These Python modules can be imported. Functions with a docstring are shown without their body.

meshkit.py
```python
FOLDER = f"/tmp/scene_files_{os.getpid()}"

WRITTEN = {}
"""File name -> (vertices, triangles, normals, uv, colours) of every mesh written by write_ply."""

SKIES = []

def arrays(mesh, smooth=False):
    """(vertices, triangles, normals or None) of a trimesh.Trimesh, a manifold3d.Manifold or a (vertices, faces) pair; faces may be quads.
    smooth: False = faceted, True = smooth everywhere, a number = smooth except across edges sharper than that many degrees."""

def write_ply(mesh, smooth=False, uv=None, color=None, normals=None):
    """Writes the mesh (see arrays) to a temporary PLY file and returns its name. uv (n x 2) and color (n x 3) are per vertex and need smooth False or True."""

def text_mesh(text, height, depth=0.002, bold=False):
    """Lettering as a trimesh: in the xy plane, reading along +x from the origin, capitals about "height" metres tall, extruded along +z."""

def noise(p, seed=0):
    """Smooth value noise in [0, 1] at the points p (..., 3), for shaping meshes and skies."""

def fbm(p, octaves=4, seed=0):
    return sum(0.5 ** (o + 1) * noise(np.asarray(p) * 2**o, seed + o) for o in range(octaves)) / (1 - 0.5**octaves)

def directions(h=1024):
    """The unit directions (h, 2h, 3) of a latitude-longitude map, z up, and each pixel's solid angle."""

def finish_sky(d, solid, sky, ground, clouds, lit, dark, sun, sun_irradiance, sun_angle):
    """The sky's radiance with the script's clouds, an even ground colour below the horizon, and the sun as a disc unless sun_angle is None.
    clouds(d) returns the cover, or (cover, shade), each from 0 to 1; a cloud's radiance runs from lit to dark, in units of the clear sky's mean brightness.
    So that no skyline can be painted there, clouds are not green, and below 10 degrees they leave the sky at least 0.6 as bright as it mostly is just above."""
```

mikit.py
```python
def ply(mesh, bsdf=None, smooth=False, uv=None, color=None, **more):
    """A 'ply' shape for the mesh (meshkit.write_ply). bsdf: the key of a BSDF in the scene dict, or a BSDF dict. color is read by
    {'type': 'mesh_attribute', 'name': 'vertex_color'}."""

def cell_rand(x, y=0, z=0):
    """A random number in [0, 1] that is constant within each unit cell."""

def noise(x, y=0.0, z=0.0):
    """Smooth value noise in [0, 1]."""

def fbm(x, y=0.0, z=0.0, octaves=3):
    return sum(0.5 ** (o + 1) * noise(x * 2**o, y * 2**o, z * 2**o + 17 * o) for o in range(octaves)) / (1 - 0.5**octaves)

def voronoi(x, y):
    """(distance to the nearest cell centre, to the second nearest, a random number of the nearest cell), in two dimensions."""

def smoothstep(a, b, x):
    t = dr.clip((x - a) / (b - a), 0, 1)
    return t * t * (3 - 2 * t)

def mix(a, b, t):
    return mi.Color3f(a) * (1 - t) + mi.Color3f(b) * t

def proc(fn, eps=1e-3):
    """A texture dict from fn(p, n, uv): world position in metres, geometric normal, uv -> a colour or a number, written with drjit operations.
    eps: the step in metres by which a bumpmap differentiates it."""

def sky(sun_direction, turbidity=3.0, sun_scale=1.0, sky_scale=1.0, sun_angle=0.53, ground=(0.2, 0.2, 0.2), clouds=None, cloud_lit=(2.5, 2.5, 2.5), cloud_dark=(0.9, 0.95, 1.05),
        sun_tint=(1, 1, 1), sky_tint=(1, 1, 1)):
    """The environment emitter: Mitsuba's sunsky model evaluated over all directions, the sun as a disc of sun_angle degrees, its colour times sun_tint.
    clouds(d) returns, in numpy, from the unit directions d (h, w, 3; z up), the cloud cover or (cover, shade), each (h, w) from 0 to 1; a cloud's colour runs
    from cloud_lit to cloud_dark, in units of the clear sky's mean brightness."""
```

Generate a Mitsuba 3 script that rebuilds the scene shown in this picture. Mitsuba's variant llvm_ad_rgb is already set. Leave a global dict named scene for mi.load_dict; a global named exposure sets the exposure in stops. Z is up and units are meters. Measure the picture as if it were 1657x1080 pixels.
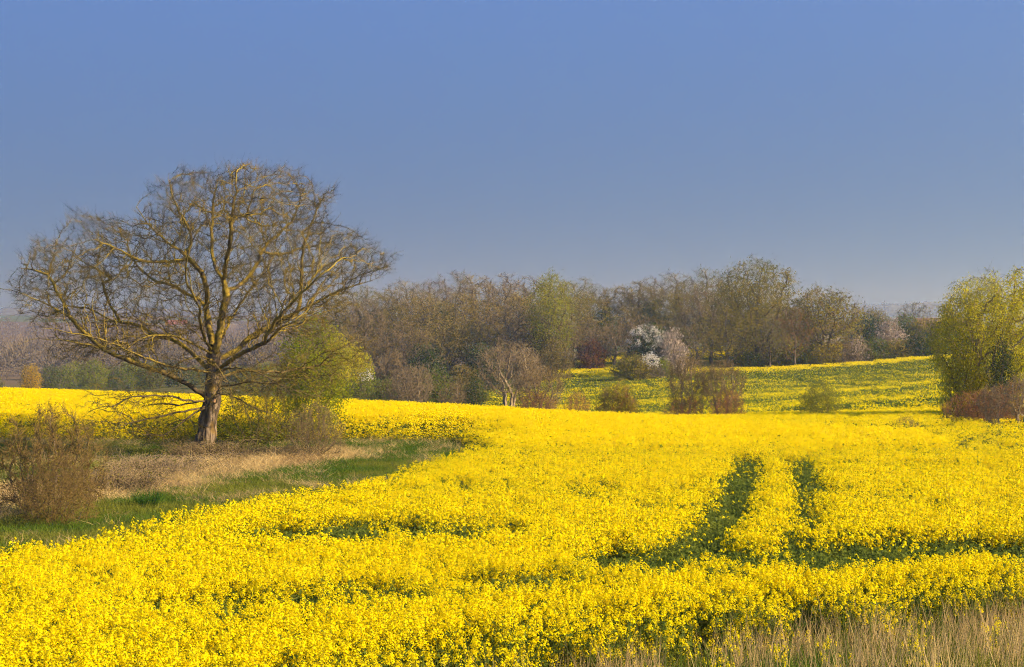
import math
import numpy as np, trimesh, drjit as dr, mitsuba as mi, mikit, meshkit
from scipy.spatial import cKDTree
from scipy.interpolate import RBFInterpolator
from shapely.geometry import Polygon, LineString, Point
import shapely

T = mi.ScalarTransform4f
scene, labels = {}, {}

# ---------------------------------------------------------------- camera, sky, sun, exposure
CZ, FPX = 5.0, 2550.0                     # eye height above the near field; focal length in photograph pixels
scene['camera'] = {'type': 'perspective', 'fov': 2 * math.degrees(math.atan(828.5 / FPX)), 'fov_axis': 'x',
                   'near_clip': 0.1, 'far_clip': 20000.0,
                   'to_world': T().look_at([0, 0, CZ], [0, 10, CZ], [0, 0, 1]),
                   'medium': {'type': 'ref', 'id': 'air'}}
SUN = (0.88, -0.24, 0.50)


def veil(d):
    """thin even haze veil over the whole sky, thickest low down, the same in every direction"""
    el = np.degrees(np.arcsin(np.clip(d[..., 2], -1, 1)))
    return 0.9 * np.exp(-(np.clip(el, 0, 90) / 40.0) ** 2), np.clip(el / 12.0, 0, 1)


scene['sky'] = mikit.sky(SUN, turbidity=3.0, sky_scale=0.5, sun_tint=(1.0, 0.97, 0.90), sky_tint=(0.97, 1.08, 1.68),
                         clouds=veil, cloud_lit=(0.09, 0.23, 0.54), cloud_dark=(0.205, 0.465, 1.22))
exposure = 2.95

# ---------------------------------------------------------------- small helpers


def wx(px, D):
    return (px - 828.5) / FPX * D


def rel(py, D):
    return -(py - 540.0) / FPX * D


def tag(key, label=None, cat=None, group=None, kind=None):
    e = {}
    if label: e['label'] = label
    if cat: e['category'] = cat
    if group: e['group'] = group
    if kind: e['kind'] = kind
    labels[key] = e


_used = {}


def numbered(name):
    n = _used.get(name, -1) + 1
    _used[name] = n
    return name if n == 0 else f'{name}_{n:03d}'


def lin(c):
    return {'type': 'rgb', 'value': list(map(float, c))}


def matte(name, color):
    scene[name] = {'type': 'twosided', 'bsdf': {'type': 'diffuse', 'reflectance': color if isinstance(color, dict) else lin(color)}}


def thin(name, color, diff=0.9, rough=0.6):
    scene[name] = {'type': 'principledthin', 'base_color': color if isinstance(color, dict) else lin(color),
                   'roughness': rough, 'diff_trans': diff, 'spec_trans': 0.0}


def varied(a, b, s, z=1.0):
    a, b = tuple(a), tuple(b)

    def fn(p, n, uv):
        return mikit.mix(a, b, mikit.smoothstep(0.3, 0.7, mikit.noise(p.x * s, p.y * s, p.z * s * z)))
    return mikit.proc(fn)


# ---------------------------------------------------------------- materials
thin('petal', varied((0.90, 0.745, 0.005), (0.92, 0.825, 0.008), 9.0), 0.9)
thin('crop_green', varied((0.075, 0.125, 0.022), (0.12, 0.17, 0.028), 2.0), 0.6)
thin('crop_far', varied((0.13, 0.18, 0.03), (0.17, 0.22, 0.035), 0.3), 0.7)
thin('crop_leaf', varied((0.115, 0.17, 0.03), (0.175, 0.225, 0.038), 2.0), 0.9)
thin('grass_green', varied((0.10, 0.17, 0.022), (0.19, 0.22, 0.035), 0.5), 0.7)
thin('grass_dry', varied((0.63, 0.50, 0.24), (0.46, 0.35, 0.17), 0.8), 0.7)
thin('grass_deep', (0.04, 0.105, 0.015), 0.6)
thin('grass_rich', (0.095, 0.17, 0.02), 0.8)
thin('leaf_yellow', varied((0.60, 0.56, 0.03), (0.46, 0.46, 0.03), 0.6), 1.2)
thin('leaf_gold', (0.52, 0.36, 0.03), 0.9)
thin('leaf_fresh', varied((0.30, 0.33, 0.025), (0.20, 0.26, 0.025), 0.6), 1.0)
thin('leaf_green', varied((0.105, 0.15, 0.03), (0.17, 0.20, 0.035), 0.4), 0.9)
thin('leaf_dark', varied((0.045, 0.075, 0.025), (0.07, 0.105, 0.03), 0.5), 0.6)
thin('leaf_olive', varied((0.30, 0.25, 0.03), (0.22, 0.21, 0.035), 0.4), 0.9)
thin('leaf_purple', varied((0.12, 0.06, 0.05), (0.17, 0.085, 0.065), 0.8), 0.6)
thin('leaf_blossom', (0.76, 0.75, 0.69), 0.7)
thin('leaf_pinkish', (0.48, 0.41, 0.35), 0.6)
matte('twig_grey', varied((0.215, 0.18, 0.13), (0.17, 0.145, 0.105), 0.05))
matte('twig_brown', varied((0.235, 0.18, 0.10), (0.185, 0.145, 0.085), 0.05))
matte('twig_olive', varied((0.24, 0.20, 0.06), (0.19, 0.155, 0.06), 0.05))
matte('twig_red', varied((0.33, 0.17, 0.085), (0.25, 0.135, 0.07), 0.2))
thin('bud_grey', varied((0.24, 0.20, 0.135), (0.30, 0.245, 0.155), 0.08), 0.8)
thin('bud_ochre', varied((0.38, 0.30, 0.08), (0.31, 0.255, 0.08), 0.08), 0.8)
thin('leaf_sap', varied((0.33, 0.33, 0.04), (0.26, 0.28, 0.04), 0.08), 0.9)
thin('bud_brown', varied((0.30, 0.235, 0.125), (0.36, 0.29, 0.115), 0.08), 0.8)
matte('twig_warm', varied((0.19, 0.135, 0.05), (0.14, 0.10, 0.045), 0.5))
matte('twig_pale', (0.24, 0.19, 0.12))
matte('far_twig', (0.165, 0.14, 0.105))
matte('bark_plain', varied((0.12, 0.095, 0.07), (0.20, 0.16, 0.12), 1.2, 0.3))
matte('bark_pale', varied((0.34, 0.28, 0.19), (0.24, 0.19, 0.12), 1.2, 0.3))
matte('raw_wood', (0.52, 0.33, 0.19))
matte('dark_wood', (0.05, 0.035, 0.025))
matte('roof_red', (0.27, 0.12, 0.085))
matte('roof_brown', (0.155, 0.11, 0.08))
matte('house_white', (0.72, 0.70, 0.66))
matte('house_cream', (0.32, 0.28, 0.22))
matte('window_dark', (0.05, 0.06, 0.07))
matte('steel', (0.28, 0.29, 0.30))
matte('bird_black', (0.02, 0.02, 0.02))


def lichen_fn(p, n, uv):
    a = mikit.fbm(p.x * 3.1, p.y * 3.1, p.z * 3.1, 3)
    b = mikit.noise(p.x * 14, p.y * 14, p.z * 9)
    low = mikit.smoothstep(2.2, 4.6, p.z)                       # lichen thins out on the old trunk
    cover = mikit.smoothstep(0.30, 0.58, a * 0.75 + b * 0.3) * (0.15 + 0.85 * low)
    up = 0.55 + 0.45 * mikit.smoothstep(-0.5, 0.6, n.z)         # thickest on the upper sides
    bark = mikit.mix((0.06, 0.05, 0.038), (0.13, 0.105, 0.08), b)
    return mikit.mix(bark, (0.36, 0.275, 0.035), cover * up * 0.88)


matte('bark_lichen', mikit.proc(lichen_fn))


def trunk_fn(p, n, uv):
    ridge = mikit.noise(p.x * 16, p.y * 16, p.z * 2.2)
    a = mikit.fbm(p.x * 2.3, p.y * 2.3, p.z * 2.3, 3)
    c = mikit.mix((0.07, 0.055, 0.04), (0.25, 0.20, 0.145), mikit.smoothstep(0.25, 0.8, ridge))
    return mikit.mix(c, (0.36, 0.24, 0.05), 0.35 * mikit.smoothstep(0.6, 0.8, a))


scene['bark_trunk'] = {'type': 'twosided', 'bsdf': {'type': 'bumpmap', 'scale': 0.05,
    'arbitrary': mikit.proc(lambda p, n, uv: mikit.noise(p.x * 16, p.y * 16, p.z * 2.2), 0.004),
    'bsdf': {'type': 'diffuse', 'reflectance': mikit.proc(trunk_fn)}}}
matte('twig_lichen', varied((0.06, 0.052, 0.032), (0.20, 0.155, 0.035), 1.6))


def ground_fn(p, n, uv):
    a = mikit.fbm(p.x * 0.35, p.y * 0.35, 0.0, 4)
    b = mikit.noise(p.x * 3.0, p.y * 3.0, 2.0)
    near = mikit.mix((0.075, 0.10, 0.028), (0.17, 0.145, 0.06), mikit.smoothstep(0.3, 0.7, a * 0.7 + b * 0.3))
    v1, v2, w = mikit.voronoi(p.x * 0.0045 + 0.3 * mikit.noise(p.x * 0.004, p.y * 0.004), p.y * 0.0028)
    field = mikit.mix((0.10, 0.135, 0.04), (0.24, 0.19, 0.105), mikit.smoothstep(0.25, 0.75, w))
    field = mikit.mix(field, (0.15, 0.115, 0.075), mikit.smoothstep(0.4, 0.6, mikit.fbm(p.x * 0.006, p.y * 0.006, 3.0, 3)))
    r = dr.sqrt(p.x * p.x + p.y * p.y)
    return mikit.mix(near, field, mikit.smoothstep(380, 520, r))


matte('soil', mikit.proc(ground_fn))
matte('woodland_hill', mikit.proc(lambda p, n, uv: mikit.mix((0.085, 0.075, 0.055), (0.15, 0.14, 0.075), mikit.smoothstep(0.35, 0.65, mikit.fbm(p.x * 0.008, p.y * 0.008, 1.0, 4)))))

# ---------------------------------------------------------------- terrain
CP = []      # (photograph column that fixes the bearing, distance, height relative to the eye)
for px in (-900, -300, 300, 828, 1300, 1800, 2500):
    CP += [(px, 1.5, -1.75), (px, 6, -3.2), (px, 11, -4.75), (px, 17, -4.9), (px, 24, -5.0), (px, 32, -5.12), (px, 52, -5.38)]
CP += [(-500, 70, -5.4), (0, 70, -5.4), (400, 70, -5.4), (800, 66, -5.4), (1200, 62, -5.4), (1700, 64, -5.4), (2300, 66, -5.4)]
CP += [(-600, 150, -5.6), (0, 126, -5.4), (270, 113, -5.4), (545, 102, -5.4), (770, 93, -5.4), (1000, 84, -5.4), (1230, 77, -5.4), (1450, 71.5, -5.38), (1700, 92, -5.4), (2300, 92, -5.3)]
CP += [(-500, 200, -8.5), (0, 165, -8.0), (545, 140, -8.2), (770, 125, -8.0), (1000, 105, -6.6), (1000, 125, -7.8), (1230, 105, -6.3), (1450, 110, -6.2)]
CP += [(0, 260, -11), (300, 260, -10.5), (560, 200, -9.3), (560, 270, -9.2), (560, 320, -8.4), (800, 170, -9.4), (800, 215, -8.9), (800, 270, -7.6), (800, 330, -6.6)]
CP += [(950, 150, -8.8), (950, 200, -7.9), (950, 235, -6.7), (950, 265, -5.7), (950, 320, -5.0)]
CP += [(1100, 150, -8.1), (1100, 200, -7.0), (1100, 235, -6.2), (1100, 265, -5.4), (1100, 320, -4.7)]
CP += [(1325, 150, -7.1), (1325, 200, -6.9), (1325, 230, -6.0), (1325, 256, -5.1), (1325, 300, -4.3), (1325, 345, -4.0)]
CP += [(1520, 150, -6.2), (1520, 200, -5.3), (1520, 256, -3.9), (1520, 300, -3.7), (1520, 345, -3.8)]
CP += [(2000, 150, -5.6), (2000, 256, -3.5), (2000, 345, -3.5)]
for px, off in ((-600, 0), (0, 0), (400, 1), (800, 4), (1200, 6), (1500, 6), (2200, 5)):
    CP += [(px, 420, -14 + off * 1.5), (px, 700, -14 + off), (px, 1000, -9 + off), (px, 1500, 5 - 1.4 * off), (px, 2500, 26 - 2 * off), (px, 3800, 40), (px, 8000, 40)]
CP = [(p, d, z - (0.95 if 200 <= d <= 300 and 950 <= p <= 2000 else 0.0)) for p, d, z in CP]
_cp = np.array([(math.atan2(px - 828.5, FPX), math.log(d + 6.0), z) for px, d, z in CP])
_rbf = RBFInterpolator(_cp[:, :2] * [2.2, 1.0], _cp[:, 2], kernel='thin_plate_spline', smoothing=2e-4)
_tg, _rg = np.linspace(-0.5, 0.5, 161), np.linspace(math.log(6.8), math.log(9000.0), 420)
_zz = _rbf(np.stack(np.meshgrid(_tg * 2.2, _rg, indexing='ij'), -1).reshape(-1, 2)).reshape(161, 420)
from scipy.interpolate import RegularGridInterpolator
_grid = RegularGridInterpolator((_tg, _rg), _zz, bounds_error=False, fill_value=None)


def gz(x, y):
    """world height of the ground"""
    x, y = np.asarray(x, float), np.asarray(y, float)
    th = np.clip(np.arctan2(x, y), -0.5, 0.5)
    lr = np.clip(np.log(np.hypot(x, y) + 6.0), math.log(6.8), math.log(8999.0))
    z = _grid(np.stack(np.broadcast_arrays(th, lr), -1)) + CZ
    return z if x.ndim else z[0]


def make_ground():
    r = np.concatenate([[0.4], np.exp(np.linspace(math.log(1.5), math.log(7500.0), 430))])
    front = np.linspace(-0.46, 0.46, 231)
    back = np.linspace(0.46, 2 * math.pi - 0.46, 60)[1:-1]
    th = np.concatenate([front, back])
    R, A = np.meshgrid(r, th, indexing='ij')
    X, Y = R * np.sin(A), R * np.cos(A)
    Z = gz(X, Y)
    nz = meshkit.fbm(np.stack([X * 0.5, Y * 0.5, 0 * X], -1), 3) - 0.5
    Z = Z + nz * 0.12
    v = np.stack([X, Y, Z], -1).reshape(-1, 3)
    m, n = R.shape
    i, j = np.meshgrid(np.arange(m - 1), np.arange(n), indexing='ij')
    a, b, c, d = i * n + j, i * n + (j + 1) % n, (i + 1) * n + (j + 1) % n, (i + 1) * n + j
    f = np.vstack([np.stack([a, b, c], -1).reshape(-1, 3), np.stack([a, c, d], -1).reshape(-1, 3)])
    f = np.vstack([f, np.stack([np.zeros(n - 2, int), np.arange(2, n), np.arange(1, n - 1)], 1)])
    f = f[:, ::-1]
    return v, f


scene['ground'] = mikit.ply(make_ground(), 'soil', smooth=True)
tag('ground', 'rolling farmland ground of soil and green turf under the crops', 'ground', kind='structure')


def make_hills():
    """a wooded ridge five kilometres away"""
    th = np.linspace(-0.6, 0.6, 500)
    rr = np.array([3600, 4300, 4800, 5200, 5600, 6200, 7000.0])
    px = 828.5 + FPX * np.tan(th)
    crest = np.interp(px, [-800, 0, 120, 260, 420, 700, 1000, 1340, 1400, 1480, 1540, 1650, 2400], [508, 500, 497, 501, 508, 512, 512, 499, 496, 490.5, 489, 491, 496])
    top = (540 - crest) / FPX * 5200
    v = []
    for r in rr:
        prof = np.interp(r, [3600, 4300, 4800, 5200, 5600, 7000], [0.25, 0.62, 0.9, 1.0, 0.95, 0.2])
        X, Y = r * np.sin(th), r * np.cos(th)
        bump = (meshkit.fbm(np.stack([X * 0.02, Y * 0.02, 0 * X], -1), 4) - 0.5) * 26 * prof + (meshkit.fbm(np.stack([X * 0.002, Y * 0.002, 0 * X + 4], -1), 3) - 0.5) * 20
        v.append(np.stack([X, Y, CZ + top * prof + bump * 0.8], -1))
    v = np.array(v)
    m, n = v.shape[:2]
    i, j = np.meshgrid(np.arange(m - 1), np.arange(n - 1), indexing='ij')
    a, b, c, d = i * n + j, i * n + j + 1, (i + 1) * n + j + 1, (i + 1) * n + j
    f = np.vstack([np.stack([a, b, c], -1).reshape(-1, 3), np.stack([a, c, d], -1).reshape(-1, 3)])
    return v.reshape(-1, 3), f


scene['hills'] = mikit.ply(make_hills(), 'woodland_hill', smooth=True)
tag('hills', 'long low hazy blue ridge on the horizon', 'hills', kind='structure')

# ---------------------------------------------------------------- plant engine


class MB:
    def __init__(self):
        self.v, self.f, self.n = [], [], 0

    def add(self, v, f):
        v, f = np.asarray(v, float), np.asarray(f, int)
        if len(f) == 0: return
        self.v.append(v); self.f.append(f + self.n); self.n += len(v)

    def mesh(self):
        return np.vstack(self.v), np.vstack(self.f)

    @property
    def tris(self):
        return sum(len(f) for f in self.f)


def unit(a):
    return a / (np.linalg.norm(a, axis=-1, keepdims=True) + 1e-12)


def leaves(C, size, rng, up=0.3, aspect=0.6, N=None):
    """one four-cornered leaf per point"""
    n = len(C)
    size = np.broadcast_to(size, n) * rng.uniform(0.7, 1.3, n)
    N = unit(rng.normal(size=(n, 3)) + [0, 0, up]) if N is None else N
    a = unit(np.cross(N, rng.normal(size=(n, 3))))
    b = np.cross(N, a)
    s = size[:, None] * 0.5
    v = np.stack([C + a * s, C + b * s * aspect + N * s * 0.12, C - a * s, C - b * s * aspect + N * s * 0.12], 1).reshape(-1, 3)
    k = np.arange(n)[:, None] * 4
    return v, np.vstack([k + [0, 1, 2], k + [0, 2, 3]])


def slivers(P, Dr, length, width, rng, bend=0.25):
    """thin tapered twigs, each three faces round a bent spine"""
    n = len(P)
    length = np.broadcast_to(length, n) * rng.uniform(0.6, 1.3, n)
    Dr = unit(Dr)
    a = unit(np.cross(Dr, rng.normal(size=(n, 3))))
    b = np.cross(Dr, a)
    w = np.broadcast_to(width, n)[:, None] * 0.5
    side = rng.normal(size=(n, 3)) * bend * length[:, None] * 0.5
    mid = P + Dr * length[:, None] * 0.5 + side * 0.6
    tip = P + Dr * length[:, None] + side * rng.uniform(-0.6, 1.0, (n, 1))
    v = np.stack([P + a * w, P - a * w * 0.5 + b * w * 0.87, P - a * w * 0.5 - b * w * 0.87,
                  mid + a * w * 0.75, mid - a * w * 0.4 + b * w * 0.65, mid - a * w * 0.4 - b * w * 0.65, tip], 1).reshape(-1, 3)
    k = np.arange(n)[:, None] * 7
    f = np.vstack([k + q for q in ([0, 1, 4], [0, 4, 3], [1, 2, 5], [1, 5, 4], [2, 0, 3], [2, 3, 5], [3, 4, 6], [4, 5, 6], [5, 3, 6])])
    return v, f


def blades(P, Dr, length, width, rng, bend=0.35):
    """grass-like blades of three faces"""
    n = len(P)
    length = np.broadcast_to(length, n) * rng.uniform(0.6, 1.25, n)
    Dr = unit(Dr)
    a = unit(np.cross(Dr, rng.normal(size=(n, 3)))) * (np.broadcast_to(width, n)[:, None] * 0.5)
    side = rng.normal(size=(n, 3)) * [1, 1, 0.2] * bend * length[:, None] * 0.6
    mid = P + Dr * length[:, None] * 0.55 + side * 0.25
    tip = P + Dr * length[:, None] + side
    v = np.stack([P + a, P - a, mid + a * 0.8, mid - a * 0.8, tip], 1).reshape(-1, 3)
    k = np.arange(n)[:, None] * 5
    return v, np.vstack([k + [0, 1, 3], k + [0, 3, 2], k + [2, 3, 4]])


def colonize(pos, par, attr, step, infl, kill, iters, rng, trop=(0, 0, 0.05), jit=0.25, centre=None, out=0.0):
    """space colonisation: grows the skeleton (pos, par) into the points attr"""
    pos, par = [np.array(p, float) for p in pos], list(par)
    attr = np.array(attr, float)
    tree = cKDTree(np.array(pos))
    d, near = tree.query(attr)
    keep = d > kill
    attr, d, near = attr[keep], d[keep], near[keep]
    trop = np.array(trop)
    nchild = np.zeros(len(pos) + 200000, int)
    for _ in range(iters):
        if len(attr) == 0: break
        act = d < infl
        if not act.any(): break
        ids, inv = np.unique(near[act], return_inverse=True)
        P = np.array([pos[i] for i in ids])
        dirs = np.zeros((len(ids), 3))
        src = P[inv]
        np.add.at(dirs, inv, unit(attr[act] - src))
        if centre is not None: dirs = unit(dirs) + out * unit(P - centre)
        dirs = unit(unit(dirs) + trop + rng.normal(size=dirs.shape) * jit)
        ok = nchild[ids] < 4
        if not ok.any(): break
        new = P[ok] + dirs[ok] * step
        base = len(pos)
        for q, i in zip(new, ids[ok]):
            pos.append(q); par.append(int(i)); nchild[i] += 1
        t2 = cKDTree(new)
        d2, n2 = t2.query(attr)
        better = d2 < d
        d = np.where(better, d2, d)
        near = np.where(better, n2 + base, near)
        keep = d > kill
        attr, d, near = attr[keep], d[keep], near[keep]
    return np.array(pos), np.array(par)


def pipe_radii(par, r0, n=2.4):
    r = np.zeros(len(par))
    for i in range(len(par) - 1, -1, -1):
        if r[i] == 0: r[i] = r0 ** n
        if par[i] >= 0: r[par[i]] += r[i]
    return r ** (1 / n)


def chains(par, rad):
    """polylines that together cover the skeleton; each starts at its parent's node"""
    kids = [[] for _ in par]
    roots = []
    for i, p in enumerate(par):
        (kids[p] if p >= 0 else roots).append(i)
    out, todo = [], [(r, -1) for r in roots]
    while todo:
        i, p = todo.pop()
        c = [p, i] if p >= 0 else [i]
        while kids[i]:
            ks = sorted(kids[i], key=lambda k: -rad[k])
            todo += [(k, i) for k in ks[1:]]
            i = ks[0]
            c.append(i)
        if len(c) > 1: out.append(c)
    return out


def sweep(P, R, k):
    n = len(P)
    t = unit(np.gradient(P, axis=0))
    ref = np.array([1.0, 0.3, 0.2]) if abs(t[0][0]) < 0.7 else np.array([0.2, 1.0, 0.3])
    a = np.zeros_like(P)
    q = ref
    for i in range(n):
        q = q - t[i] * (q @ t[i])
        q = q / (np.linalg.norm(q) + 1e-9)
        a[i] = q
    b = np.cross(t, a)
    ang = np.arange(k) * 2 * np.pi / k
    v = (P[:, None] + R[:, None, None] * (np.cos(ang)[None, :, None] * a[:, None] + np.sin(ang)[None, :, None] * b[:, None])).reshape(-1, 3)
    i, j = np.meshgrid(np.arange(n - 1), np.arange(k), indexing='ij')
    A, B, C, Dd = i * k + j, i * k + (j + 1) % k, (i + 1) * k + (j + 1) % k, (i + 1) * k + j
    return v, np.vstack([np.stack([A, B, C], -1).reshape(-1, 3), np.stack([A, C, Dd], -1).reshape(-1, 3)])


def crown_points(shape, n, rng):
    """points of a crown of height 1 (crown only) and width 1: x, y in -0.5..0.5, z in 0..1"""
    p = rng.uniform(-1, 1, (n * 4, 3))
    r = np.hypot(p[:, 0], p[:, 1])
    z = p[:, 2]
    if shape == 'fan':       # broad at the top, narrow at the fork
        lim = np.sqrt(np.clip(1 - np.clip(z, 0, 1) ** 2.4, 0, 1)) * np.where(z < 0, 0.45 + 0.55 * (1 + z) ** 0.8, 1)
    elif shape == 'column':
        lim = np.sqrt(np.clip(1 - np.abs(z * 0.98) ** 3.0, 0, 1)) * (0.82 - 0.25 * z)
    elif shape == 'dome':
        lim = np.sqrt(np.clip(1 - ((z + 1) / 2) ** 2.2, 0, 1)) * (0.86 + 0.14 * np.clip(z + 1, 0, 1))
    else:
        lim = np.sqrt(np.clip(1 - z ** 2, 0, 1))
    lump = 0.78 + 0.44 * meshkit.noise(p * 1.7 + rng.uniform(0, 90, 3))
    ok = r < lim * lump
    p = p[ok][:n]
    return np.stack([p[:, 0] / 2, p[:, 1] / 2, (p[:, 2] + 1) / 2], 1)


def make_plant(seed, h, w, fork, shape='round', n_attr=500, stems=1, leaf_n=0, leaf_size=0.3, twig_n=3, twig_len=0.9, twig_w=0.05,
               step=None, trunk_r=None, droop=0.0, clump=0.35, tip_r=0.02, trop=0.06, spread=0.25, thick=0.05):
    """a tree or shrub of height h and crown width w; returns (wood, twigs, leaves) as MB"""
    rng = np.random.default_rng(seed)
    A = crown_points(shape, n_attr, rng) * [w, w, h - fork * 0.75] + [0, 0, fork * 0.75]
    step = step or h / 28
    pos, par = [], []
    for s in range(stems):
        a = rng.uniform(0, 6.28)
        base = np.array([math.cos(a), math.sin(a), 0]) * (0.0 if stems == 1 else rng.uniform(0.02, 0.16) * w)
        lean = np.array([math.cos(a), math.sin(a), 0]) * (0.05 if stems == 1 else spread) * rng.uniform(0.4, 1.2)
        k = max(2, int(fork / step))
        prev = -1
        for i in range(k + 1):
            pos.append(base + (np.array([0, 0, 1.0]) + lean) * fork * i / k + rng.normal(size=3) * step * 0.08 * (i > 0))
            par.append(prev); prev = len(pos) - 1
    pos, par = colonize(pos, par, A, step, w * 1.2 + h * 0.3, step * 1.7, 90, rng, (0, 0, trop), 0.22)
    rad = pipe_radii(par, tip_r, 2.35)
    if trunk_r: 
        s = trunk_r / rad[0]
        rad = np.where(rad > tip_r * 1.5, tip_r + (rad - tip_r) * (trunk_r - tip_r) / max(rad[0] - tip_r, 1e-6), rad)
    wood, twigs, leaf = MB(), MB(), MB()
    for c in chains(par, rad):
        P, R = pos[c], rad[c].copy()
        if len(c) > 1: R[0] = min(R[0], R[1] * 1.25)
        big = R.max() > thick
        v, f = sweep(P, R, 6 if R.max() > 0.12 else 4 if big else 3)
        (wood if big else twigs).add(v, f)
    if wood.n == 0: wood.add(*sweep(pos[:3], rad[:3], 5))
    fine = np.nonzero((rad < tip_r * 3.2) & (pos[:, 2] > fork * 0.5))[0]
    if twig_n and len(fine):
        idx = np.repeat(fine, twig_n)
        d0 = unit(pos[idx] - pos[np.maximum(par[idx], 0)])
        d = d0 * 0.8 + rng.normal(size=(len(idx), 3)) * 0.55 + [0, 0, 0.3 - droop]
        P = pos[idx] + rng.normal(size=(len(idx), 3)) * step * 0.2
        twigs.add(*slivers(P, d, twig_len, twig_w, rng))
    if leaf_n and len(fine):
        m = int(leaf_n)
        idx = rng.choice(fine, m)
        P = pos[idx] + rng.normal(size=(m, 3)) * clump * [1, 1, 0.8] - [0, 0, droop * clump] * np.abs(rng.normal(size=(m, 1))) * 1.5
        P[:, 2] = np.maximum(P[:, 2], 0.03)
        leaf.add(*leaves(P, leaf_size, rng))
    return wood, twigs, leaf


PROTO = {}


def proto(name, *a, **k):
    wood, twigs, leaf = make_plant(*a, **k)
    allv = np.vstack([np.vstack(m.v) for m in (wood, twigs, leaf) if m.n])
    PROTO[name] = dict(h=np.percentile(allv[:, 2], 99.7), w=np.percentile(np.abs(allv[:, :2]), 98) * 2,
                       parts={n: mikit.ply(m.mesh(), None, smooth=False) for n, m in (('wood', wood), ('twigs', twigs), ('leaf', leaf)) if m.n},
                       tris=wood.tris + twigs.tris + leaf.tris)


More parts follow.
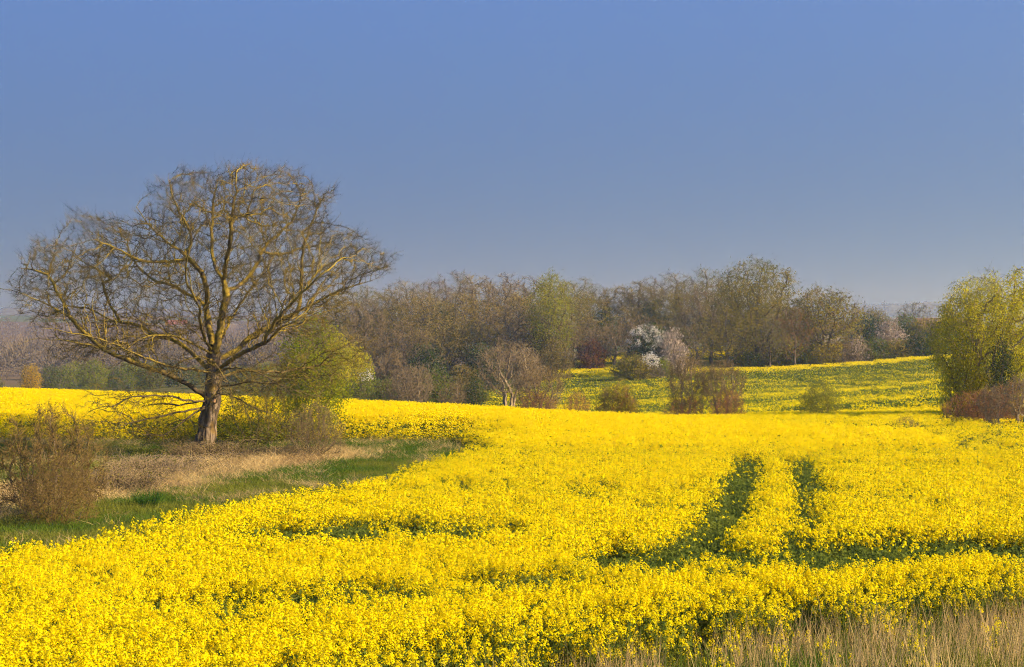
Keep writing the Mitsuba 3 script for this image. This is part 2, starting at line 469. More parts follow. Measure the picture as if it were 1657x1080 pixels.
def plant(name, label, cat, prot, px, D, top, wpx, wood='bark_plain', twigs='twig_grey', leaf='leaf_green', group=None, rot=None, names=('trunk', 'twigs', 'foliage'), sink=0.05, dx=0.0, leaf2=None):
    """stands a plant where the bearing and the distance put it; top and wpx give its height and width"""
    p = PROTO[prot]
    x, y = wx(px, D) + dx, D
    z = float(gz(x, y)) - sink
    h = CZ + rel(top, D) - z
    w = wpx / FPX * D
    key = numbered(name)
    rot = (hash_rand(key) * 360) if rot is None else rot
    to = T().translate([x, y, z]).rotate([0, 0, 1], rot).scale([w / p['w'], w / p['w'], h / p['h']])
    mats = dict(wood=wood, twigs=twigs, leaf=leaf)
    for n, part in (('wood', names[0]), ('twigs', names[1]), ('leaf', names[2])):
        if n in p['parts']:
            scene[f'{key}__{part}'] = {**p['parts'][n], 'to_world': to, 'bsdf': {'type': 'ref', 'id': mats[n]}}
            if n != 'wood': labels[f'{key}__{part}'] = {'kind': 'stuff'}
    tag(key, label, cat, group)
    return key


def hash_rand(s):
    h = 2166136261
    for ch in s: h = ((h ^ ord(ch)) * 16777619) & 0xFFFFFFFF
    return (h >> 8) / 16777216.0


# prototypes: (seed, height, width, fork ...)
for i in range(5):
    proto(f'wood_{i}', 11 + i, 18, 11, 5.0, 'fan', n_attr=620, twig_n=4, twig_len=1.1, twig_w=0.05, tip_r=0.03, trunk_r=0.28, leaf_n=2600, leaf_size=0.20, clump=0.38)
for i in range(3):
    proto(f'bud_{i}', 31 + i, 18, 11, 4.0, 'round', n_attr=600, twig_n=3, twig_len=1.0, twig_w=0.05, tip_r=0.03, trunk_r=0.28, leaf_n=4800, leaf_size=0.22, clump=0.42)
for i in range(2):
    proto(f'ivy_{i}', 41 + i, 17, 6.5, 2.5, 'column', n_attr=300, twig_n=3, twig_len=1.2, twig_w=0.05, tip_r=0.035, trunk_r=0.3, leaf_n=3800, leaf_size=0.36, clump=0.75)
proto('tall_leafy', 51, 17, 8.5, 2.5, 'round', n_attr=460, twig_n=2, twig_len=0.9, twig_w=0.05, tip_r=0.03, trunk_r=0.3, leaf_n=9000, leaf_size=0.256, clump=0.65)
proto('fan_big', 52, 15, 11.5, 4.0, 'fan', n_attr=700, twig_n=4, twig_len=0.9, twig_w=0.04, tip_r=0.03, trunk_r=0.34, leaf_n=9000, leaf_size=0.25, clump=0.6)
proto('round_big', 53, 12, 11, 3.0, 'round', n_attr=620, twig_n=4, twig_len=0.9, twig_w=0.04, tip_r=0.03, trunk_r=0.3, leaf_n=9000, leaf_size=0.25, clump=0.6)
for i in range(3):
    proto(f'bush_{i}', 61 + i, 3.2, 3.6, 0.35, 'dome', n_attr=420, stems=9, twig_n=4, twig_len=0.42, twig_w=0.018, tip_r=0.009, leaf_n=0, spread=0.5, thick=0.03)
for i in range(3):
    proto(f'leafbush_{i}', 71 + i, 3.4, 4.2, 0.35, 'dome', n_attr=380, stems=8, twig_n=2, twig_len=0.4, twig_w=0.02, tip_r=0.012, leaf_n=4200, leaf_size=0.16, clump=0.24, spread=0.5, thick=0.03)
proto('twigbush', 81, 3.0, 3.6, 0.3, 'dome', n_attr=900, stems=16, twig_n=5, twig_len=0.34, twig_w=0.009, tip_r=0.005, leaf_n=1600, leaf_size=0.05, clump=0.12, spread=0.6, thick=0.02, step=0.12)
proto('open_shrub', 94, 3.6, 4.2, 0.5, 'dome', n_attr=420, stems=8, twig_n=2, twig_len=0.5, twig_w=0.014, tip_r=0.009, leaf_n=2600, leaf_size=0.10, clump=0.22, thick=0.025, spread=0.45)
proto('loose', 82, 3.2, 4.0, 0.5, 'dome', n_attr=420, stems=11, twig_n=5, twig_len=0.42, twig_w=0.014, tip_r=0.008, leaf_n=2600, leaf_size=0.06, clump=0.2, spread=0.7, thick=0.02)
proto('smalltree_0', 91, 4.8, 3.6, 1.2, 'fan', n_attr=560, stems=2, twig_n=6, twig_len=0.55, twig_w=0.016, tip_r=0.009, trunk_r=0.075, thick=0.03)
proto('smalltree_1', 92, 4.8, 3.6, 1.5, 'round', n_attr=560, stems=3, twig_n=6, twig_len=0.55, twig_w=0.016, tip_r=0.009, trunk_r=0.075, thick=0.03)
proto('sapling', 93, 6.0, 3.6, 0.8, 'column', n_attr=520, stems=5, twig_n=2, twig_len=0.45, twig_w=0.014, tip_r=0.008, leaf_n=9000, leaf_size=0.11, clump=0.22, thick=0.025)

# ---------------------------------------------------------------- the lone tree
TD = 69.0
TB = np.array([wx(330, TD), TD, 0.0])
TB[2] = float(gz(TB[0], TB[1]))
S = TD / FPX


def tp(px, py, dep=0.0):
    return np.array([(px - 330) * S, dep, (742 - py) * S])


def hero():
    rng = np.random.default_rng(5)
    pos, par, prim = [], [], []

    def path(pts, start, lim, sub=0.28):
        """lays a limb through the points, from node start; returns its nodes"""
        P = np.array(pts)
        if start >= 0: P = np.vstack([pos[start], P])
        d = np.concatenate([[0], np.cumsum(np.linalg.norm(np.diff(P, axis=0), axis=1))])
        m = max(2, int(d[-1] / sub))
        from scipy.interpolate import PchipInterpolator
        Q = PchipInterpolator(d, P)(np.linspace(0, d[-1], m + 1))
        ids, prev = [], start
        for k, q in enumerate(Q):
            if k == 0 and start >= 0: continue
            q = q + (rng.normal(size=3) * [0.022, 0.05, 0.022] if k and k < m else 0)
            pos.append(q); par.append(prev); prim.append(lim); prev = len(pos) - 1
            ids.append(prev)
        return ids

    def nearest(ids, px, py):
        q = np.array([tp(px, py)[0], tp(px, py)[2]])
        return min(ids, key=lambda i: np.hypot(pos[i][0] - q[0], pos[i][2] - q[1]))

    tr = path([tp(327, 748), tp(332, 715), tp(337, 685), tp(343, 655), tp(346, 630), tp(348, 600), tp(346, 575)], -1, 0)
    limbs = []

    def limb(pts, px, py, ids=None, own=True):
        n = 1 + len(limbs)
        a = path([tp(*p) for p in pts], nearest(ids or tr, px, py), n)
        limbs.append(a)
        return a
    # (column, row, depth towards the far side in metres)
    A = limb([(318, 632, -0.4), (288, 612, -1.0), (255, 596, -1.6), (225, 584, -2.0), (190, 566, -2.4), (162, 540, -2.7), (140, 515, -3.0), (110, 498, -3.2), (60, 478, -3.4), (28, 470, -3.4)], 337, 650)
    limb([(150, 556, -2.9), (110, 552, -3.5), (75, 560, -4.0)], 190, 566, A)
    limb([(120, 480, -2.4), (100, 452, -2.2), (55, 440, -2.2)], 140, 515, A)
    B = limb([(322, 590, 0.6), (300, 574, 1.2), (272, 556, 1.8), (235, 548, 2.4), (200, 530, 2.8), (150, 520, 3.2), (105, 500, 3.6), (50, 495, 4.0)], 345, 612)
    limb([(145, 490, 3.4), (132, 455, 3.4), (128, 420, 3.2), (135, 385, 3.2), (130, 352, 3.2)], 165, 523, B)
    limb([(150, 450, 3.0), (100, 420, 3.2), (70, 385, 3.2)], 132, 455, limbs[-1])
    B2 = limb([(320, 600, -1.5), (295, 594, -2.6), (260, 578, -3.6), (225, 560, -4.2), (180, 545, -4.8), (130, 535, -5.4)], 346, 608)
    C = limb([(338, 545, 0.3), (330, 510, 0.6), (322, 492, 0.8), (290, 476, 1.3), (262, 462, 1.8), (232, 455, 2.3), (200, 430, 2.8), (180, 395, 3.0), (178, 362, 3.0)], 346, 578)
    C2 = limb([(336, 468, -0.4), (328, 440, -0.8), (308, 418, -1.2), (285, 400, -1.6), (262, 378, -2.0), (240, 345, -2.2)], 330, 510, C)
    limb([(315, 390, -0.6), (300, 355, -0.8), (285, 315, -1.0), (280, 288, -1.0)], 308, 418, C2)
    limb([(260, 430, -2.4), (225, 415, -3.4), (195, 400, -4.0)], 300, 440, C2)
    Dm = limb([(355, 550, -0.3), (362, 510, -0.2), (366, 480, 0.0), (360, 455, 0.2)], 347, 585)
    D1 = limb([(342, 432, 0.8), (334, 400, 1.4), (330, 360, 1.9), (330, 320, 2.2), (338, 280, 2.4)], 360, 455, Dm)
    D2 = limb([(372, 425, -0.8), (382, 395, -1.3), (386, 360, -1.7), (392, 335, -2.0), (398, 300, -2.2), (385, 272, -2.4)], 360, 455, Dm)
    D3 = limb([(382, 466, 0.5), (396, 450, 0.9), (408, 430, 1.2), (415, 405, 1.6), (430, 385, 2.0), (452, 365, 2.3), (470, 330, 2.5), (480, 285, 2.6)], 366, 478, Dm)
    limb([(440, 410, 2.6), (475, 395, 3.4), (510, 365, 4.0), (535, 335, 4.2)], 415, 405, D3)
    limb([(412, 360, -2.6), (430, 320, -3.2), (440, 285, -3.6)], 386, 360, D2)
    E = limb([(372, 575, 0.5), (400, 550, 1.0), (432, 530, 1.6), (462, 512, 2.0), (492, 496, 2.4), (525, 476, 2.8), (560, 462, 3.1), (595, 452, 3.2), (618, 440, 3.2)], 347, 590)
    limb([(476, 470, 2.2), (478, 430, 2.0), (482, 400, 1.8), (495, 365, 1.6), (510, 330, 1.6)], 474, 505, E)
    limb([(520, 440, 3.6), (548, 410, 4.2), (580, 395, 4.4)], 492, 496, E)
    F = limb([(372, 590, -0.8), (410, 570, -1.6), (445, 556, -2.4), (475, 532, -3.2), (510, 520, -3.8), (545, 505, -4.4)], 348, 602)
    limb([(460, 530, -3.4), (500, 490, -4.0), (545, 450, -4.6), (580, 425, -4.8)], 445, 556, F)
    limb([(340, 540, -1.8), (345, 500, -3.2), (335, 460, -4.4), (345, 420, -5.2), (370, 380, -5.6)], 347, 580)     # towards the viewer
    limb([(352, 530, 2.4), (372, 480, 4.0), (395, 440, 5.0), (420, 395, 5.6)], 347, 580)                             # away
    limb([(398, 604, 1.6), (432, 608, 2.4), (470, 602, 3.0), (505, 596, 3.4)], 350, 618)
    for pts, at in (([(312, 650, -1.2), (284, 640, -2.0), (252, 640, -2.8), (222, 650, -3.2)], (338, 652)),
                    ([(318, 672, -0.8), (298, 690, -1.3), (272, 704, -1.6), (246, 702, -1.8)], (340, 662)),
                    ([(310, 655, 0.8), (275, 662, 1.5), (240, 660, 2.0), (205, 668, 2.2)], (341, 655)),
                    ([(372, 640, -1.0), (402, 650, -1.8), (432, 662, -2.2), (462, 668, -2.4)], (345, 640)),
                    ([(380, 625, -0.6), (418, 620, -1.4), (455, 622, -2.0), (492, 634, -2.2)], (347, 628)),
                    ([(375, 600, -1.8), (405, 596, -3.0), (440, 604, -3.8), (470, 618, -4.0)], (348, 606)),
                    ([(352, 585, -1.6), (366, 590, -2.6), (382, 606, -3.2), (396, 628, -3.4)], (348, 596)),
                    ([(335, 580, -1.4), (315, 585, -2.4), (298, 600, -3.0), (286, 622, -3.2)], (348, 592)),
                    ([(328, 560, -2.0), (300, 545, -3.2), (272, 548, -4.0), (250, 562, -4.4)], (346, 580))):
        limb(pts, *at)
    G = limb([(322, 664, -0.9), (296, 668, -1.6), (262, 676, -2.2), (228, 684, -2.6)], 342, 655)

    # crown: the photograph's outline, filled as a volume with a rounded depth
    out = Polygon([(14, 486), (40, 440), (52, 395), (92, 365), (128, 342), (170, 352), (205, 360), (222, 335), (240, 306), (275, 285), (310, 275), (345, 278), (384, 262), (420, 272), (455, 270), (490, 284),
                   (520, 300), (548, 312), (556, 345), (575, 372), (605, 398), (632, 415), (634, 450), (612, 472), (585, 490), (560, 520), (545, 548), (520, 575), (480, 575), (430, 560), (385, 540), (330, 555),
                   (280, 560), (215, 610), (180, 590), (110, 600), (62, 578), (28, 545)])
    out = out.buffer(-9)
    pts = []
    while len(pts) < 12500:
        q = rng.uniform([0, 255], [650, 620], (4000, 2))
        inside = shapely.contains_xy(out, q[:, 0], q[:, 1])
        q = q[inside]
        e = shapely.distance(out.exterior, shapely.points(q[:, 0], q[:, 1])) * S
        ok = e > 2.6 * np.maximum(0, meshkit.noise(np.column_stack([q * S * 0.62, np.full(len(q), 3.3)])) - 0.42)
        q, e = q[ok], e[ok]
        half = np.minimum(np.sqrt(e) * 3.1, 7.0)
        u = rng.uniform(-1, 1, len(q))
        u = np.sign(u) * np.abs(u) ** 0.75
        pts += [tp(a, b, c) for a, b, c in zip(q[:, 0], q[:, 1], half * u)]
    pts = np.array(pts)
    pts = pts[meshkit.noise(pts * 0.42 + 11.3) > 0.29][:9600]
    # the thin sprays hanging low on both sides of the trunk
    low = [tp(*c) + rng.normal(size=3) * [0.55, 0.8, 0.35] for c in ([(215, 678, -2.4), (250, 690, -1.8), (285, 672, -1.6), (190, 665, -2.6), (300, 700, -1.2), (235, 650, -2.0), (265, 705, -1.0), (225, 655, -3.0), (250, 642, -2.6), (240, 660, 1.8)] * 40)]
    low += [tp(*c) + rng.normal(size=3) * [0.7, 0.9, 0.4] for c in ([(400, 625, 1.0), (440, 630, 1.8), (480, 622, 2.6), (515, 610, 3.0), (545, 590, 2.4), (420, 600, 0.6), (560, 560, 2.0), (500, 570, 3.0), (455, 590, 1.2), (430, 660, -2.2), (470, 630, -2.0), (450, 610, -3.6)] * 34)]
    low += [tp(*c) + rng.normal(size=3) * [0.5, 0.8, 0.4] for c in ([(340, 590, -2.2), (375, 610, -2.2), (315, 570, -2.2), (360, 640, -1.8), (300, 600, -3.0), (390, 610, -3.2), (270, 555, -4.0), (340, 560, -3.0), (230, 575, -3.5)] * 34)]
    n0 = len(pos)
    P, Q = colonize(pos, par, np.vstack([pts, np.array(low)]), 0.22, 1.7, 0.27, 150, rng, (0, 0, 0.05), 0.26, np.array([0.3, 0, 2.6]), 0.55)
    pr = np.array(prim + [0] * (len(P) - n0))
    for i in range(n0, len(P)): pr[i] = pr[Q[i]]
    rad = pipe_radii(Q, 0.0095, 2.33)
    rad *= np.interp(rad, [0.0105, 0.1, rad[0]], [1, 0.9, 0.47 / rad[0]])
    # the trunk swells at the foot
    for i in tr:
        rad[i] = np.interp(P[i][2], [-0.2, 0.35, 1.0, 2.0, 3.0, 4.6], [0.72, 0.52, 0.43, 0.39, 0.37, 0.30])
    # gnarled limbs: small kinks that grow with thinness
    parts = {}
    trunk, twigs, branches = MB(), MB(), MB()
    for c in chains(Q, rad):
        R = rad[c].copy()
        if len(c) > 1 and Q[c[0]] >= -1 and c[0] not in (0,): R[0] = min(R[0], R[1] * 1.35)
        for a in range(1, len(R)): R[a] *= rng.uniform(0.92, 1.1) if R[a] > 0.03 else 1
        is_tr = c[0] == 0
        if is_tr:
            cut = next((k for k, i in enumerate(c) if i not in set(tr)), len(c))
            m = trunk_mesh(P[c[:cut + 1]], R[:cut + 1])
            trunk.add(*m)
            if cut < len(c) - 1:
                v, f = sweep(P[c[cut:]], R[cut:], 9)
                parts.setdefault(int(pr[c[cut]]), MB()).add(v, f)
            continue
        k = 9 if R.max() > 0.12 else 6 if R.max() > 0.05 else 4 if R.max() > 0.022 else 3
        v, f = sweep(P[c], R, k)
        if R.max() > 0.055: parts.setdefault(int(pr[c[1]]), MB()).add(v, f)
        elif R.max() > 0.020: branches.add(v, f)
        else: twigs.add(v, f)
    fine = np.nonzero((rad < 0.03) & (np.arange(len(P)) >= n0))[0]
    idx = np.repeat(fine, 2)
    mid = np.array([0, 0, 5.5])
    d = unit(P[idx] - P[Q[idx]]) * 0.7 + rng.normal(size=(len(idx), 3)) * 0.55 + [0, 0, 0.2] + 0.35 * unit(P[idx] - mid)
    twigs.add(*slivers(P[idx], d, 0.40, 0.011, rng, 0.45))
    tips = np.setdiff1d(fine, Q)
    idx = np.repeat(tips, 3)
    d = unit(P[idx] - mid) * 0.9 + unit(P[idx] - P[Q[idx]]) * 0.5 + rng.normal(size=(len(idx), 3)) * 0.4 + [0, 0, 0.15]
    twigs.add(*slivers(P[idx], d, 0.58, 0.013, rng, 0.35))
    return trunk, parts, branches, twigs, len(P)


def trunk_mesh(P, R):
    """the trunk, with buttresses at the foot and an uneven, ridged girth"""
    k, n = 40, len(P)
    d = np.concatenate([[0], np.cumsum(np.linalg.norm(np.diff(P, axis=0), axis=1))])
    m = 46
    t = np.linspace(0, d[-1], m)
    PP = np.stack([np.interp(t, d, P[:, q]) for q in range(3)], 1)
    RR = np.interp(t, d, R)
    v, f = sweep(PP, RR, k)
    c = np.repeat(PP, k, 0)
    dirv = v - c
    rr = np.linalg.norm(dirv, axis=1, keepdims=True)
    ang = np.arctan2(dirv[:, 1], dirv[:, 0])
    foot = np.exp(-np.repeat(t, k) / 0.55)
    bump = 0.16 * np.sin(ang * 5 + 1.2) * foot + 0.24 * (meshkit.fbm(np.stack([v[:, 0] * 2.6, v[:, 1] * 2.6, v[:, 2] * 1.1], 1), 3) - 0.5)
    ridge = 0.09 * (meshkit.noise(np.stack([np.cos(ang) * 5, np.sin(ang) * 5, v[:, 2] * 0.9], 1), 3) - 0.5)
    return c + dirv * (1 + bump + ridge)[:, None], f


ht, hparts, hbr, htw, hn = hero()
THERO = T().translate(TB.tolist())
scene['lone_tree__trunk'] = mikit.ply(ht.mesh(), 'bark_trunk', smooth=40, to_world=THERO)
for q, k in enumerate(sorted(hparts)):
    scene['lone_tree__limb' + (f'_{q:03d}' if q else '')] = mikit.ply(hparts[k].mesh(), 'bark_lichen', smooth=50, to_world=THERO)
scene['lone_tree__twigs'] = mikit.ply(htw.mesh(), 'twig_lichen', to_world=THERO)
scene['lone_tree__branches'] = mikit.ply(hbr.mesh(), 'bark_lichen', to_world=THERO)
labels['lone_tree__twigs'] = {'kind': 'stuff'}
labels['lone_tree__branches'] = {'kind': 'stuff'}
tag('lone_tree', 'big spreading bare tree with mustard lichen on its limbs', 'tree')


def wound():
    """collar and pale heart of a torn-off branch on the side that faces the path"""
    c = tp(350, 651, -0.40)
    a = np.linspace(0, 2 * np.pi, 15)[:-1]
    mb, mc = MB(), MB()
    rings = [(0.10, 0.10), (0.155, 0.0), (0.135, -0.06), (0.085, -0.05), (0.06, 0.02)]
    v = np.array([[c[0] + r * math.cos(t) * 0.8, c[1] + y, c[2] + r * math.sin(t) * (1.25 if math.sin(t) > 0 else 1.0)] for r, y in rings for t in a])
    k = len(a)
    f = [(i * k + j, i * k + (j + 1) % k, (i + 1) * k + (j + 1) % k) for i in range(4) for j in range(k)] + [(i * k + j, (i + 1) * k + (j + 1) % k, (i + 1) * k + j) for i in range(4) for j in range(k)]
    mb.add(v, f)
    spl = np.array([[c[0] + dx, c[1] - 0.02 - 0.05 * (i % 2), c[2] + dz] for i, (dx, dz) in enumerate([(-.05, .09), (.03, .10), (.07, .0), (.05, -.10), (-.02, -.15), (-.07, -.05)])] + [[c[0], c[1] - 0.09, c[2] - 0.04]])
    mc.add(spl, [(i, (i + 1) % 6, 6) for i in range(6)])
    return mb.mesh(), mc.mesh()


w1, w2 = wound()
scene['lone_tree__knot'] = mikit.ply(w1, 'bark_trunk', smooth=True, to_world=THERO)
scene['lone_tree__knot__torn_wood'] = mikit.ply(w2, 'raw_wood', to_world=THERO)
labels['lone_tree__knot'] = {'label': 'collar of a torn-off branch showing pale orange wood'}

# ---------------------------------------------------------------- trees of the wood behind the valley
SKY = ([520, 575, 620, 660, 700, 740, 790, 830, 870, 905, 930, 965, 1000, 1040, 1080, 1120, 1150, 1190, 1230, 1270, 1300],
       [478, 474, 470, 463, 456, 449, 448, 446, 458, 462, 456, 462, 466, 462, 448, 442, 446, 458, 476, 500, 512])
rw = np.random.default_rng(77)
KIND_TEXT = {'grey': 'bare brown tree', 'olive': 'olive budding tree', 'ivy': 'dark ivy covered tree'}
ROW_TEXT = {'back': "wood's back row", 'mid': "wood's middle row", 'front': "wood's front row"}
ORD = ['first', 'second', 'third', 'fourth', 'fifth', 'sixth', 'seventh', 'eighth', 'ninth', 'tenth', 'eleventh', 'twelfth', 'thirteenth', 'fourteenth', 'fifteenth']
WOODS = ['twig_grey', 'twig_brown', 'twig_grey', 'twig_olive', 'twig_brown']
wood_row = []
for row, D0, off, sp, wid in (('back', 312, 0, 40, 112), ('mid', 290, 22, 42, 100), ('front', 268, 62, 42, 88)):
    px = 545.0
    while px < 1290:
        u = rw.random()
        kind = 'grey' if u < 0.45 else 'olive' if u < (0.80 if row != 'back' else 1.1) else 'ivy'
        if row == 'front' and px > 900 and kind == 'ivy': kind = 'olive'
        top = np.interp(px, *SKY) + off - 6 + rw.uniform(-5, 12) * (1 if row == 'back' else 1.8)
        wood_row.append((row, px, kind, top, D0 + rw.uniform(-8, 8), wid * rw.uniform(0.85, 1.25), int(rw.integers(0, 5)), int(rw.integers(0, 5))))
        px += sp * rw.uniform(0.75, 1.25)
for row, px, kind, top, D, w, n, c in wood_row:
    same = sorted(abs(q[1] - 892) for q in wood_row if q[0] == row and q[2] == kind and (q[1] < 892) == (px < 892))
    t = f"{ORD[same.index(abs(px - 892))]} {KIND_TEXT[kind]} {'left' if px < 892 else 'right'} of the tall bright green tree, {ROW_TEXT[row]}"
    g = f"{KIND_TEXT[kind]}s of the {ROW_TEXT[row]}"
    if kind == 'grey': plant('woodland_tree', t, 'tree', f'wood_{n}', px, D, top, w, twigs=WOODS[c], leaf=('bud_brown', 'bud_grey', 'bud_ochre')[c % 3], group=g)
    elif kind == 'olive': plant('woodland_tree', t, 'tree', f'bud_{n % 3}', px, D, top, w, twigs='twig_olive', leaf=('leaf_olive', 'bud_ochre', 'leaf_sap')[c % 3], group=g)
    else: plant('woodland_tree', t, 'tree', f'ivy_{n % 2}', px, D, top + 14, w * 0.62, twigs='twig_grey', leaf='leaf_dark', group=g)

# trees that stand out
plant('spring_tree', 'tall narrow bright green tree rising above the grey wood', 'tree', 'tall_leafy', 892, 262, 442, 74, leaf='leaf_sap', twigs='twig_olive')
plant('oak_tree', 'broad fan-shaped olive tree with visible limbs, highest crown of the wood', 'tree', 'fan_big', 1226, 258, 420, 128, twigs='twig_olive', leaf='leaf_olive')
plant('oak_tree', 'round olive tree standing alone before the hazy ridge and hedgerow', 'tree', 'round_big', 1333, 258, 465, 122, twigs='twig_brown', leaf='leaf_olive')
plant('budding_tree', 'low bushy ochre tree in front of the fan-shaped tree', 'tree', 'bud_1', 1178, 252, 496, 100, twigs='twig_olive', leaf='leaf_olive')
plant('budding_tree', 'slim bare tree between the fan-shaped tree and the round olive tree', 'tree', 'wood_2', 1247, 250, 512, 52, twigs='twig_brown')
plant('budding_tree', 'slender reddish bare tree leaning close to the round olive tree', 'tree', 'wood_4', 1287, 252, 500, 56, twigs='twig_red')
plant('budding_tree', 'small brown tree above the pinkish blossom bush on the slope', 'tree', 'wood_1', 1118, 246, 520, 60, twigs='twig_brown')

# shrubs on the far slope
plant('purple_bush', 'dark purple-leaved round bush at the corner of the far field', 'bush', 'leafbush_0', 957, 258, 550, 47, leaf='leaf_purple', twigs='twig_red')
plant('blossom_bush', 'tall bush covered in white blossom over dark green leaves', 'bush', 'leafbush_1', 1050, 238, 525, 66, leaf='leaf_dark')
plant('blossom_bush', 'grey bush dusted with pale pink blossom beside the white one', 'bush', 'leafbush_2', 1087, 236, 533, 50, leaf='leaf_pinkish', twigs='twig_grey')
plant('slope_bush', 'dark olive dome bush casting its shade on the far field', 'bush', 'leafbush_0', 1026, 226, 573, 66, leaf='leaf_olive', twigs='twig_brown')
plant('slope_bush', 'bright green low bush under the white blossom', 'bush', 'leafbush_2', 1072, 230, 580, 34, leaf='leaf_fresh')
plant('slope_bush', 'brown twiggy bush with pale blossom at the foot of the white-flowered bush', 'bush', 'bush_1', 1058, 226, 588, 44, twigs='twig_grey')


def blossom_sprays(key, px, D, zlo, zhi, wpx, n, seed):
    """white flower clusters over the bush's upper side"""
    r = np.random.default_rng(seed)
    x, y = wx(px, D), D
    w = wpx / FPX * D
    C = []
    for _ in range(n):
        d = unit(r.normal(size=3) * [1, 1, 1] + [0.15, -0.3, 0.5])
        c = np.array([x, y, (CZ + rel(zlo, D) + CZ + rel(zhi, D)) / 2]) + d * [w * 0.5, w * 0.45, (zlo - zhi) / FPX * D * 0.5] * r.uniform(0.7, 1.02)
        m = int(r.integers(14, 38))
        C.append(c + r.normal(size=(m, 3)) * 0.22)
    scene[key] = mikit.ply(leaves(np.vstack(C), 0.17, r), 'leaf_blossom')
    labels[key] = {'kind': 'stuff'}


blossom_sprays('blossom_bush__blossom', 1048, 237.5, 574, 526, 64, 95, 3)
blossom_sprays('slope_bush_002__blossom', 1050, 226, 608, 572, 36, 34, 4)

# hedgerow along the top of the far field
HEDGE = [
    (1205, 254, 585, 44, 'leafbush_1', 'leaf_green', 'low green hedge bush nearest the wood on the far field edge'),
    (1232, 256, 578, 40, 'bush_0', 'leaf_green', 'brown bare bush in the hedgerow under the fan-shaped tree'),
    (1262, 255, 572, 42, 'leafbush_2', 'leaf_olive', 'olive hedge bush left of the round olive tree foot'),
    (1298, 255, 573, 44, 'leafbush_0', 'leaf_green', 'green hedge bush just below the reddish slender tree'),
    (1330, 254, 575, 44, 'leafbush_1', 'leaf_olive', 'ragged olive bush at the foot of the round tree'),
    (1362, 255, 570, 46, 'bush_2', 'leaf_green', 'grey-brown bare bush between the round tree and the blossom'),
    (1384, 256, 556, 36, 'leafbush_2', 'leaf_pinkish', 'small bush with pale pink blossom beyond the round tree'),
    (1412, 257, 558, 52, 'leafbush_0', 'leaf_green', 'broad green bush in the middle of the hedgerow'),
    (1450, 258, 560, 48, 'leafbush_1', 'leaf_olive', 'olive bush below the tall pink blossom in the hedgerow'),
    (1486, 258, 552, 50, 'leafbush_2', 'leaf_dark', 'dark green bush in the hedgerow near the willow'),
    (1520, 259, 548, 46, 'leafbush_0', 'leaf_green', 'green hedge bush half hidden by the willow'),
    (1405, 296, 524, 54, 'leafbush_1', 'leaf_dark', 'tall dark evergreen bush behind the hedgerow under the hazy trees'),
    (1440, 290, 528, 40, 'leafbush_2', 'leaf_pinkish', 'tall bush of dusty pink blossom behind the hedgerow'),
    (1462, 300, 520, 48, 'leafbush_0', 'leaf_green', 'green bush in front of the white house gable'),
    (1494, 297, 528, 46, 'leafbush_2', 'leaf_olive', 'yellowish bush in the back hedge below the grey hazy tree'),
    (1528, 292, 526, 50, 'leafbush_1', 'leaf_green', 'mid green bush in the back hedge by the willow'),
    (1508, 270, 545, 30, 'bush_1', 'leaf_green', 'greyish pink twiggy bush between two green hedge bushes'),
    (1570, 262, 546, 60, 'leafbush_0', 'leaf_green', 'green bush seen through the willow branches'),
    (1635, 262, 542, 70, 'leafbush_1', 'leaf_olive', 'olive bush behind the willow at the picture edge'),
]
for px, D, top, w, pr, lf, text in HEDGE:
    plant('hedge_bush', text, 'bush', pr, px, D, top - (17 if px < 1380 else 11), w * 1.3, leaf=lf, twigs='twig_brown', group='bushes of the far hedgerow')
plant('hazy_tree', 'small hazy grey tree beneath the two pylons', 'tree', 'round_big', 1415, 430, 499, 52, twigs='twig_grey', leaf='leaf_olive')
plant('hazy_tree', 'hazy bare grey tree in front of the blue ridge', 'tree', 'wood_3', 1481, 430, 490, 56, twigs='twig_grey')

